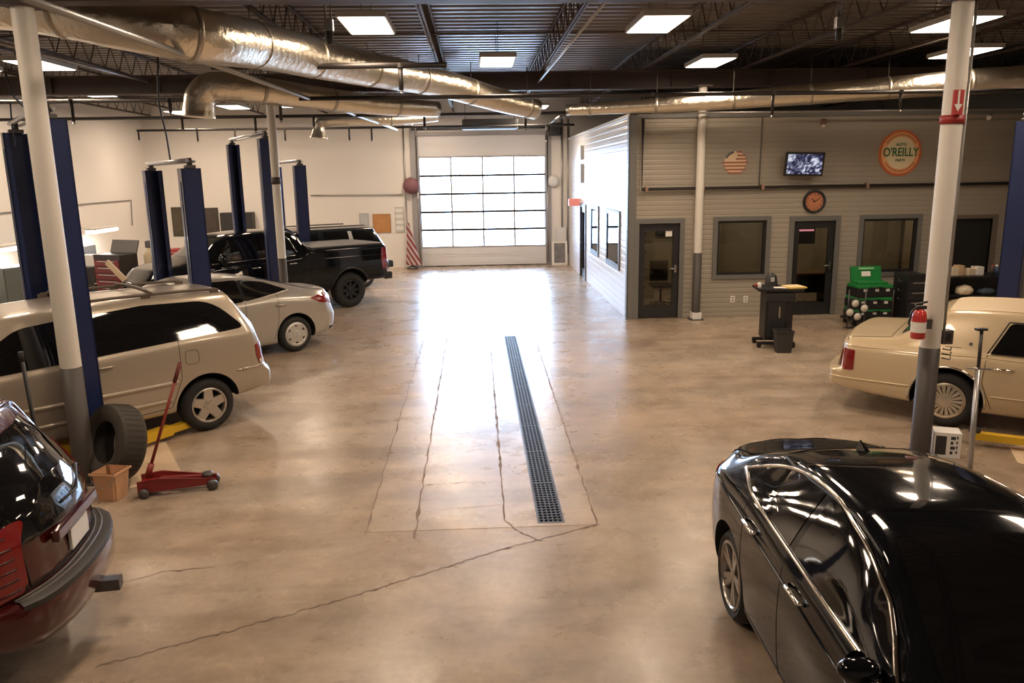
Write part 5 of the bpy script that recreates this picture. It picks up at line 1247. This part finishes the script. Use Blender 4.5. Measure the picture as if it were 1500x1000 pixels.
pk3 = AY(263, 372, 24.5); t = thing('tool_trolley', 'red tool trolley near the back wall seen between the short lift columns', 'trolley', (pk3.x, 24.5, 0))
q = B(); q.rbox((-.36, -.25, .15), (.36, .25, 1.05), .015); q.obj('body', red_paint, t)
for k in range(4): d = sbox('drawer', (-.33, -.27, .2+.2*k), (.33, -.25, .38+.2*k), M('trolley_red', (.25, .02, .02), .35), t, .004); sbox('handle', (-.2, -.285, .33+.2*k), (.2, -.27, .35+.2*k), steel, d)
for sx in (-.28, .28):
    for sy in (-.18, .18): B().lathe([(0, -.02), (.07, -.02), (.07, .02), (0, .02)], 14, axis_mat((sx, sy, .07), (1, 0, 0))).obj('caster', rubber, t)
pk4 = AX(100, 352, -9.9); t = thing('carton', 'white box on top of the dark steel cabinet on the left', 'box', (-10.0, pa2.y, 1.35)); q = B(); q.rbox((-.16, -.12, 0), (.16, .12, .2), .01); q.obj('carton', paper_m, t); sbox('tape', (-.02, -.123, 0), (.02, .123, .203), cork, t)

pbn = AX(140, 400, -10.3); t = thing('workbench', 'dark steel workbench against the left wall under the far bench light', 'workbench', (-10.35, pbn.y+.1, 0))
q = B(); q.rbox((-.35, -.9, .86), (.35, .9, .91), .008); q.obj('worktop', trim_dark, t); sbox('back_panel', (-.37, -.9, .3), (-.33, .9, 1.35), M('bench_grey', (.08, .08, .08), .5), t)
for sx in (-.3, .3):
    for sy in (-.85, .85): sbox('leg', (sx-.03, sy-.03, 0), (sx+.03, sy+.03, .86), trim_dark, t)
sbox('lower_shelf', (-.33, -.88, .25), (.33, .88, .28), trim_dark, t)
for k, (dy, h, m, lb) in enumerate(((-.55, .30, white_m, 'white carton on the dark workbench nearest the navy lift'), (-.20, .22, cork, 'brown carton on the dark workbench beside the white carton'), (.35, .26, M('tin_red', (.25, .03, .03), .4), 'red tin on the dark workbench under the far bench light'))):
    o = thing('carton', lb, 'box', (-10.2, pbn.y+.1+dy, .91), R(8*k-10)); q = B(); q.rbox((-.13, -.13, 0), (.13, .13, h), .008); q.obj('body', m, o); sbox('lid_band', (-.134, -.134, h-.05), (.134, .134, h-.03), paper_m, o)
pn = AX(70, 385, -9.7); t = thing('wall_sheet', 'white paper sheet taped to the door of the dark steel cabinet on the left', 'notice', (pn.x+.02, pn.y, pn.z), R(65)); q = B(); q.box((-.16, -.004, -.11), (.16, 0, .11)); q.obj('sheet', paper_m, t)
# floor jack
a, c = AZ(222, 722, 0), AZ(318, 712, 0); d = (c-a); t = thing('floor_jack', 'red trolley jack with long upright handle on the floor', 'jack', a, math.atan2(d.y, d.x))
Lj = d.length
q = B()
for s in (-1, 1): q.poly([(-.10, s*.12, .05), (-.10, s*.12, .17), (.10, s*.12, .19), (Lj, s*.07, .115), (Lj, s*.07, .055)]); q.poly([(-.10, s*.10, .05), (Lj, s*.05, .055), (Lj, s*.05, .115), (.10, s*.10, .19), (-.10, s*.10, .17)]); q.poly([(-.10, s*.12, .17), (-.10, s*.10, .17), (.10, s*.10, .19), (.10, s*.12, .19)]); q.poly([(.10, s*.12, .19), (.10, s*.10, .19), (Lj, s*.05, .115), (Lj, s*.07, .115)]); q.poly([(Lj, s*.07, .055), (Lj, s*.07, .115), (Lj, s*.05, .115), (Lj, s*.05, .055)]); q.poly([(-.10, s*.10, .05), (-.10, s*.10, .17), (-.10, s*.12, .17), (-.10, s*.12, .05)])
q.box((-.08, -.10, .05), (.12, .10, .13)).box((.3, -.06, .06), (.36, .06, .10)); q.obj('frame', M('jack_red', (.20, .012, .012), .4, coat=.2), t)
q = B(); q.box((.10, -.035, .12), (Lj-.06, .035, .15), rot=Matrix.Rotation(R(3), 3, 'Y')); q.obj('lifting_arm', M('jack_dark', (.16, .012, .012), .4), t)
B().lathe([(.05, .13), (.055, .16), (.03, .165), (0, .165)], 18, Matrix.Translation((Lj-.08, 0, 0))).obj('saddle', dark_steel, t)
for x, r in ((Lj-.03, .055), (-.04, .05)):
    for s in (-1, 1): B().lathe([(0, -.018), (r, -.018), (r, .018), (0, .018)], 20, axis_mat((x, s*.14 if x < 0 else s*.09, r), (0, 1, 0))).obj('wheel', dark_steel, t)
T = Matrix.Rotation(-math.atan2(d.y, d.x), 3, 'Z'); hb = Vector((-.02, 0, .17)); ht = T @ (AY(264, 530, a.y+.35)-a)
q = B(); q.tube([hb, hb.lerp(ht, .12)], .03, 10).tube([hb.lerp(ht, .1), ht], .016, 10); q.obj('handle', M('handle_red', (.22, .025, .015), .4), t)
q = B(); q.tube([ht.lerp(hb, .18), ht], .021, 10); q.obj('grip', M('grip_dark', (.12, .02, .015), .7), t)
# loose tyre leaning on the post, pail, cardboard
tp = AY(170, 668, 8.0); t = thing('tire_casing', 'large worn tyre without a rim leaning against the white post with brown band', 'tyre', (tp.x, 8.02, 0))
Rt = .40; tilt = R(-16); Tm = Matrix.Translation((0, 0, Rt*math.cos(tilt)+.035)) @ Matrix.Rotation(R(-38), 4, 'Z') @ Matrix.Rotation(tilt, 4, 'X') @ Matrix.Rotation(R(90), 4, 'X')
prof = [(.22, -.11), (.24, -.13), (.33, -.145), (.385, -.125), (.40, -.09), (.40, .09), (.385, .125), (.33, .145), (.24, .13), (.22, .11), (.24, .105), (.36, .10), (.37, 0), (.36, -.10), (.24, -.105), (.22, -.11)]
B().lathe(prof, 56, Tm).obj('tread_and_sidewall', rubber_old, t, 40)
q = B()
for k in range(40):
    a_ = 2*math.pi*k/40; v = [Tm @ Vector((rr_*math.cos(a_+da), rr_*math.sin(a_+da), h_)) for rr_, da, h_ in ((.402, -.03, -.09), (.402, .03, -.09), (.402, .055, .09), (.402, -.005, .09))]; q.poly(v)
q.obj('tread_block', M('tread_brown', (.04, .034, .027), .85), t)
pb = AZ(164, 732, 0); t = thing('pail', 'square tan plastic pail on the floor in front of the loose tyre', 'pail', (pb.x-.01, pb.y+.06, 0), R(-12))
pm = M('pail_tan', (.62, .36, .20), .55, var=.15, vscale=8)
def frustum(q, w0, w1, z0, z1):
    v0 = [q.bm.verts.new((sx*w0, sy*w0, z0)) for sx, sy in ((-1, -1), (1, -1), (1, 1), (-1, 1))]; v1 = [q.bm.verts.new((sx*w1, sy*w1, z1)) for sx, sy in ((-1, -1), (1, -1), (1, 1), (-1, 1))]
    for i in range(4): q._t(q.bm.faces.new((v0[i], v0[(i+1) % 4], v1[(i+1) % 4], v1[i])))
    return v0, v1
q = B(); v0, v1 = frustum(q, .10, .13, 0, .30); q.bm.faces.new(v0[::-1]); i0, i1 = frustum(q, .092, .122, .02, .30); q.bm.faces.new(i0[::-1])
for i in range(4): q.bm.faces.new((v1[i], v1[(i+1) % 4], i1[(i+1) % 4], i1[i]))
bmesh.ops.bevel(q.bm, geom=[e for e in q.bm.edges if abs(e.verts[0].co.z-e.verts[1].co.z) > .2], offset=.02, segments=3, affect='EDGES'); q.obj('body', pm, t, 40)
q = B()
for s in (-1, 1): q.box((-.138, min(s*.122, s*.138), .275), (.138, max(s*.122, s*.138), .295)).box((min(s*.122, s*.138), -.122, .275), (max(s*.122, s*.138), .122, .295))
q.obj('rim', pm, t); B().tube(arc((0, -.135, .27), .12, math.pi, 2*math.pi, 12, 'xz'), .004, 6).obj('bail_handle', steel, t)
def sheet(label, px, m=None, z=.004, name='cardboard_sheet'):
    q = B(); P = [AZ(x, y, 0) for x, y in px]; c = sum(P, Vector())/len(P); v0 = [q.bm.verts.new((p-c)+Vector((0, 0, .002))) for p in P]; v1 = [q.bm.verts.new((p-c)+Vector((0, 0, .008))) for p in P]; n = len(P)
    q.bm.faces.new(v1); q.bm.faces.new(v0[::-1])
    for i in range(n): q.bm.faces.new((v0[i], v0[(i+1) % n], v1[(i+1) % n], v1[i]))
    o = q.obj(name, m or M('cardboard', (.60, .45, .29), .75, var=.12, vscale=3)); o.location = (c.x, c.y, 0); return tag(o, label, 'cardboard')
sheet('flat sheet of tan cardboard on the floor beside the red jack', [(200, 645), (243, 648), (270, 700), (190, 716)])
sheet('flat sheet of pale cardboard on the floor near the yellow lift arms at right', [(1478, 655), (1520, 650), (1530, 690), (1490, 678)])
p = AY(30, 515, 7.0); t = thing('pry_bar', 'thin black upright bar standing behind the maroon SUV', 'bar', (p.x+.06, 7.0, 0)); B().tube([(0, 0, .02), (-.06, 0, p.z)], .018, 8).obj('shaft', black_m, t); B().lathe([(.0, 0), (.16, 0), (.15, .02), (.03, .04), (.03, .1)], 18).obj('base', dark_steel, t); B().tube([(-.06, 0, p.z-.09), (-.0605, 0, p.z)], .024, 8).obj('grip', rubber, t)

# ================================================================== RIGHT WORK AREA
# wheeled diagnostic cart
pc = AZ(1142, 510, 0); t = thing('workshop_cart', 'black upright diagnostic cart in front of the middle office door', 'cart', (pc.x, pc.y+.25, 0), R(-8))
cb_ = M('cart_black', (.011, .011, .012), .4)
q = B(); q.rbox((-.24, -.22, .14), (.24, .24, 1.02), .015); q.obj('cabinet', cb_, t)
d = sbox('door', (-.20, -.245, .20), (.10, -.22, .86), M('cart_panel', (.020, .021, .023), .35), t, .006); sbox('handle', (-.02, -.27, .55), (.01, -.245, .75), steel, d)
q = B(); q.rbox((-.38, -.28, 1.02), (.40, .30, 1.07), .012); q.obj('worktop', cb_, t)
q = B(); q.rbox((-.24, -.26, .84), (.24, -.22, .98), .01); q.obj('upper_drawer', M('cart_panel', (.020, .021, .023), .35), t)
q = B()
for s in (-1, 1): q.box((-.36, s*.2-.025, .06), (.30, s*.2+.025, .11))
q.obj('base_frame', cb_, t)
for sx in (-.32, .27):
    for sy in (-.2, .2): B().lathe([(0, -.018), (.04, -.018), (.04, .018), (0, .018)], 14, axis_mat((sx, sy, .04), (0, 1, 0))).obj('caster', rubber, t)
def on_cart(x, y, z=1.07): c, s = math.cos(R(-8)), math.sin(R(-8)); return (pc.x+x*c-y*s, pc.y+.25+x*s+y*c, z)
o = thing('writing_pad', 'yellow-edged paper pad overhanging the right side of the black cart top', 'paper pad', on_cart(.26, -.08), R(6)); q = B(); q.box((-.16, -.17, 0), (.16, .17, .022)); q.obj('pad', M('pad_yellow', (.75, .52, .08), .7), o); sbox('top_sheet', (-.155, -.165, .022), (.155, .165, .026), M('pad_page', (.80, .66, .35), .7), o)
o = thing('loose_papers', 'white papers lying on the black cart top', 'papers', on_cart(.02, -.12), R(-20))
for k in range(3): q = B(); q.box((-.11, -.08, .003*k), (.11, .08, .003*k+.002), rot=ZROT(.2*k)); q.obj('sheet', paper_m, o)
o = thing('label_printer', 'rounded black scanner dock standing on the black cart top', 'device', on_cart(-.10, .06), R(-10)); q = B(); q.lathe([(0, .24), (.05, .23), (.09, .18), (.11, .06), (.12, 0), (0, 0)], 20); q.obj('shell', black_m, o, 60); sbox('display', (-.03, -.125, .10), (.03, -.085, .17), M('dock_display', (.45, .46, .48), .3), o)
o = thing('air_gauge', 'small red-tipped gauge on the left edge of the black cart top', 'gauge', on_cart(-.33, -.05), 0); q = B(); q.tube([(0, 0, .02), (-.09, 0, .05)], .02, 8); q.obj('hose_end', M('gauge_red', (.35, .05, .03), .5), o); B().lathe([(.035, 0), (.035, .07), (.025, .085), (0, .085)], 16).obj('dial', white_m, o)
pw = AZ(1150, 517, 0); o = thing('waste_bin', 'black waste bin standing against the foot of the black cart', 'bin', (pw.x, pw.y+.12, 0), R(-8))
q = B(); v0, v1 = frustum(q, .12, .145, 0, .38); q.bm.faces.new(v0[::-1]); i0, i1 = frustum(q, .112, .137, .02, .38); q.bm.faces.new(i0[::-1])
for i in range(4): q.bm.faces.new((v1[i], v1[(i+1) % 4], i1[(i+1) % 4], i1[i]))
q.obj('body', M('bin_black', (.03, .029, .028), .6), o); q = B(); [q.box((min(s*.143, s*.155), -.155, .365), (max(s*.143, s*.155), .155, .385)).box((-.143, min(s*.143, s*.155), .365), (.143, max(s*.143, s*.155), .385)) for s in (-1, 1)]; q.obj('rim', M('bin_black', (.03, .029, .028), .6), o)

# stack of green and black tool cases
pg = AZ(1279, 478, 0); gx, gy = pg.x, pg.y+.30
t = thing('tool_cart', 'low black wheeled dolly under the stack of green tool cases', 'dolly', (gx, gy, 0)); q = B(); q.rbox((-.42, -.28, .09), (.42, .28, .14), .01); q.obj('platform', cb_, t); q = B(); q.tube([(.41, -.22, .14), (.41, -.22, .72), (.41, .22, .72), (.41, .22, .14)], .014, 8); q.obj('side_rail', dark_steel, t)
for sx in (-.34, .34):
    for sy in (-.2, .2): B().lathe([(0, -.02), (.045, -.02), (.045, .02), (0, .02)], 14, axis_mat((sx, sy, .045), (0, 1, 0))).obj('caster', rubber, t)
z = .14
for k, (h, w, lb) in enumerate(((.20, .38, 'green and black tool case at the bottom of the stack by the office window'), (.24, .38, 'middle green and black tool case of the stack by the office window'), (.25, .37, 'upper black tool case with green lid of the stack by the office window'))):
    o = thing('tool_case', lb, 'tool case', (gx+.01*k, gy, z), R((2, -2, 1)[k])); q = B(); q.rbox((-w, -.25, 0), (w, .25, h*.72), .02); q.obj('tray', cb_, o); q = B(); q.rbox((-w+.01, -.25, h*.72), (w-.01, .24, h), .02); q.obj('lid', green_paint, o)
    for x in (-.22, .02, .24): sbox('latch', (x-.035, -.268, h*.48), (x+.035, -.25, h*.68), M('latch_white', (.65, .66, .62), .4), o)
    q = B(); q.tube([(-.12, -.25, h*.8), (-.12, -.29, h*.8), (.12, -.29, h*.8), (.12, -.25, h*.8)], .012, 8); q.obj('carry_handle', cb_, o)
    z += h
o = thing('tool_case', 'bright green open case propped upright on top of the stacked tool cases', 'tool case', (gx+.02, gy+.05, z)); q = B(); q.rbox((-.30, -.20, 0), (.30, .18, .045), .012); q.obj('base', green_paint, o)
q = B(); q.box((-.31, .10, .03), (.31, .16, .33), rot=Matrix.Rotation(R(-14), 3, 'X'), ctr=(0, .13, .03)); ld = q.obj('raised_lid', green_paint, o)
q = B(); q.box((-.10, .085, .12), (.08, .10, .22), rot=Matrix.Rotation(R(-14), 3, 'X'), ctr=(0, .13, .03)); q.obj('paper_label', paper_m, ld)
q = B(); q.box((-.16, .085, .26), (.16, .10, .30), rot=Matrix.Rotation(R(-14), 3, 'X'), ctr=(0, .13, .03)); q.obj('handle', M('pale_green', (.25, .55, .28), .4), ld)
for k, (px, py) in enumerate(((1249, 443), (1262, 450), (1241, 456), (1252, 462))):
    p = AY(px, py, gy-.47); o = thing('hose_roll', ('white roll nearest the tool case latch', 'white roll standing against the green tool cases, upper right', 'white roll at the far left of the tool case stack', 'white roll lowest beside the tool case stack')[k]+' in the cluster of rolls', 'roll', (p.x, gy-.47, p.z))
    T_ = axis_mat((0, 0, 0), (0, -1, 0)); B().lathe([(.075, 0), (.085, .01), (.085, .11), (.075, .12)], 20, T_).obj('wrap', cb_, o); B().lathe([(0, .118), (.074, .118), (.074, .0), (0, 0)], 20, T_).obj('white_face', M('roll_white', (.72, .68, .60), .6), o)
p = AY(1251, 452, gy-.28); t = thing('roll_rack', 'small black wire rack holding the white rolls', 'rack', (p.x-.02, gy-.42, 0)); q = B()
for dx in (-.17, .17): q.tube([(dx, 0, 0), (dx, 0, .78)], .012, 6)
for zz in (.25, .42, .60): q.tube([(-.17, 0, zz), (.17, 0, zz)], .008, 6)
q.box((-.2, -.06, 0), (.2, .1, .015)); q.obj('wire_frame', dark_steel, t)

# black tool cart and parts shelf
ps = AY(1345, 402, 15.0); t = thing('tool_station', 'black tool station with side hooks left of the parts shelf', 'tool station', (ps.x, 15.25, 0)); q = B(); q.rbox((-.20, -.28, .10), (.20, .28, ps.z), .012); q.obj('cabinet', cb_, t)
for k in range(4): d = sbox('drawer', (-.18, -.30, .15+.2*k), (.18, -.28, .33+.2*k), M('cart_panel', (.020, .021, .023), .35), t, .004); sbox('handle', (-.12, -.315, .28+.2*k), (.12, -.30, .30+.2*k), steel, d)
for zz in (.55, .72, .9): q = B(); q.tube([(-.20, -.1, zz), (-.28, -.1, zz), (-.30, -.1, zz+.04)], .012, 6); q.obj('side_hook', dark_steel, t)
for sx in (-.15, .15):
    for sy in (-.2, .2): B().lathe([(0, -.02), (.05, -.02), (.05, .02), (0, .02)], 14, axis_mat((sx, sy, .05), (0, 1, 0))).obj('caster', rubber, t)
x0, x1 = AY(1368, 420, 15.2).x, AY(1484, 420, 15.2).x; zt = AY(1420, 405, 15.0).z; zm = AY(1420, 432, 15.0).z
t = thing('parts_shelf', 'long black shelf unit full of parts behind the cream sedan', 'shelf', ((x0+x1)/2, 15.3, 0)); hw = (x1-x0)/2
for nm, zz in (('shelf', zt), ('shelf', zm), ('shelf', zm-.30), ('shelf', .25)): q = B(); q.rbox((-hw, -.3, zz-.035), (hw, .3, zz), .006); q.obj(nm, cb_, t)
for sx in (-1, 1):
    for sy in (-1, 1): sbox('leg', (sx*(hw-.03)-.025, sy*.27-.025, 0), (sx*(hw-.03)+.025, sy*.27+.025, zt), cb_, t)
sbox('back_panel', (-hw, .29, .2), (hw, .31, zt), trim_dark, t)
cart_m = M('carton_tan', (.50, .36, .22), .7); bag_m = M('bag_cream', (.68, .58, .42), .7); orange_m = M('carton_orange', (.45, .20, .10), .6)
def carton(px, Y, zz, w, h, d, m, label, lid=None, name='carton'):
    x = AY(px, 410, Y).x; o = thing(name, label, 'box', (x, Y, zz), R(random.uniform(-8, 8))); q = B(); q.rbox((-w/2, -d/2, 0), (w/2, d/2, h), .008); q.obj('body', m, o); sbox('flap_tape', (-w/2-.001, -.02, h-.03), (w/2+.001, .02, h+.002), lid or M('tape_tan', (.42, .30, .18), .5), o)
for px, w, h, m, lb in ((1395, .17, .16, bag_m, 'cream carton on the parts shelf top nearest the white post'), (1403, .12, .20, cart_m, 'taller tan carton on the parts shelf top beside the cream carton'), (1418, .18, .13, bag_m, 'wide pale carton in the middle of the parts shelf top'), (1430, .15, .17, white_m, 'white carton on the parts shelf top near the dark doorway')):
    carton(px, 15.25, zt, w, h, .2, m, lb)
for px, w, h, m, lb in ((1388, .22, .16, orange_m, 'orange-brown carton on the lower shelf next to the white post'), (1400, .20, .20, cart_m, 'tan carton on the lower shelf of the parts unit'), (1424, .2, .12, M('carton_dark', (.10, .085, .075), .6), 'dark low box on the lower shelf of the parts unit')):
    carton(px, 15.2, zm-.30, w, h, .25, m, lb)
def bundle(px, zz, s, label, m):
    x = AY(px, 410, 15.1).x; q = B(); bmesh.ops.create_icosphere(q.bm, subdivisions=3, radius=1); rr_ = random.Random(px)
    for v in q.bm.verts:
        n_ = v.co.copy(); v.co = Vector((n_.x*s[0], n_.y*s[1], max(-.55, n_.z)*s[2]))*(1+.10*math.sin(n_.x*7+px)*math.cos(n_.y*6+n_.z*5))
    for f in q.bm.faces: f.smooth = True
    o = q.obj('rag_bundle', m); o.location = (x, 15.1, zz+.6*s[2]); return tag(o, label, 'rags')
bundle(1414, zm, (.17, .14, .12), 'cream bundle of rags in the middle of the parts shelf', bag_m)
bundle(1474, zt, (.15, .12, .09), 'pale bundle of rags at the right end of the parts shelf top', bag_m)
bundle(1446, zm, (.18, .14, .08), 'dark blue bundle on the middle of the parts shelf', M('rag_blue', (.04, .06, .09), .7))
for k, px in enumerate((1452, 1458, 1464)):
    x = AY(px, 410, 15.15).x; o = thing('spray_can', 'spray can on the parts shelf top, %s of three' % ('left', 'middle', 'right')[k], 'can', (x, 15.15, zt)); B().lathe([(0, 0), (.033, 0), (.033, .15), (.02, .175), (0, .175)], 16).obj('body', (dark_steel, M('can_blue', (.06, .10, .20), .4), dark_steel)[k], o); B().lathe([(.022, .17), (.022, .205), (0, .205)], 12).obj('cap', (red_paint, white_m, black_m)[k], o)
# extinguisher on the right post
pe = AY(1346, 472, 7.86); t = thing('fire_extinguisher', 'red fire extinguisher hung on the left side of the white post with arrow sign', 'extinguisher', (pe.x, 7.86, pe.z-.17))
B().lathe([(0, 0), (.065, 0), (.072, .015), (.072, .24), (.06, .285), (.03, .31), (0, .31)], 24).obj('cylinder', M('ext_red', (.50, .03, .025), .3, coat=.5), t)
q = B(); q.box((-.04, -.02, .31), (.06, .02, .345)).box((-.06, -.015, .365), (.07, .015, .38), rot=Matrix.Rotation(R(-12), 3, 'Y')); q.obj('valve_handle', trim_dark, t)
q = B(); q.tube(smooth_path([(-.03, 0, .33), (-.09, -.02, .30), (-.11, -.02, .22), (-.12, -.02, .15)], 6), .011, 8); q.obj('hose', black_m, t)
B().lathe([(.0735, .07), (.0735, .18)], 24).obj('paper_label', paper_m, t); sbox('wall_bracket', (.05, -.02, .1), (.135, .02, .2), dark_steel, t)
# carton at the post foot and support pole
pw = AZ(1383, 671, 0); t = thing('printed_carton', 'white carton with black printing on the floor at the foot of the white post', 'box', (pw.x+.06, pw.y+.10, 0), R(-22)); q = B(); q.rbox((-.135, -.11, 0), (.135, .11, .29), .006); q.obj('body', white_m, t)
q = B(); q.box((-.115, -.112, .04), (-.01, -.109, .25)); q.obj('printed_panel', M('print_black', (.03, .03, .03), .5), t)
q = B()
for k in range(4): q.box((.03, -.112, .05+.055*k), (.055+.02*(k % 2), -.109, .085+.055*k)); q.box((.085, -.112, .06+.055*k), (.10, -.109, .09+.055*k))
q.obj('printed_mark', M('print_black', (.03, .03, .03), .5), t)
pq = AY(1438, 484, 7.45); t = thing('support_stand', 'tall grey screw-top support stand in front of the cream sedan door', 'stand', (AZ(1418, 712, 0).x, AZ(1418, 712, 0).y, 0))
dx = pq.x-t.location.x; dy = 7.45-t.location.y
B().lathe([(0, 0), (.20, 0), (.13, .015), (.05, .04), (.04, .08)], 24).obj('foot', dark_steel, t)
hz = AY(1432, 540, 7.4).z
B().tube([(0, 0, .03), (dx*.75, dy*.75, hz)], .026, 12).obj('tube', grey_pipe, t); B().tube([(dx*.75, dy*.75, hz-.02), (dx, dy, pq.z)], .017, 10).obj('screw', trim_dark, t)
q = B(); q.tube([(dx*.75-.13, dy*.75, hz+.02), (dx*.75+.13, dy*.75, hz+.0)], .009, 8); q.obj('turn_handle', grey_pipe, t); q = B(); q.rbox((dx-.06, dy-.03, pq.z), (dx+.05, dy+.03, pq.z+.025), .008); q.obj('saddle', trim_dark, t)

# ================================================================== LIGHT, SKY, RENDER LOOK
w = bpy.data.worlds.new('sky'); SC.world = w; w.use_nodes = True
bg = w.node_tree.nodes['Background']; bg.inputs[0].default_value = (.50, .71, 1.0, 1); bg.inputs[1].default_value = 38.0
pl = bpy.data.lights.new('door_portal', 'AREA'); pl.shape = 'RECTANGLE'; pl.size = 4.3; pl.size_y = 4.4; pl.cycles.is_portal = True
po = bpy.data.objects.new('door_portal', pl); COL.objects.link(po); po.location = ((DX0+DX1)/2, YB+.25, 2.2); po.rotation_euler = (R(-90), 0, 0)
VS = SC.view_settings; VS.view_transform = 'Standard'; VS.look = 'None'; VS.gamma = 1; VS.exposure = 0.0; VS.use_curve_mapping = False
SC.cycles.use_denoising = True; SC.cycles.use_light_tree = False; SC.cycles.max_bounces = 8; SC.cycles.diffuse_bounces = 4; SC.cycles.transparent_max_bounces = 12; SC.cycles.sample_clamp_indirect = 8
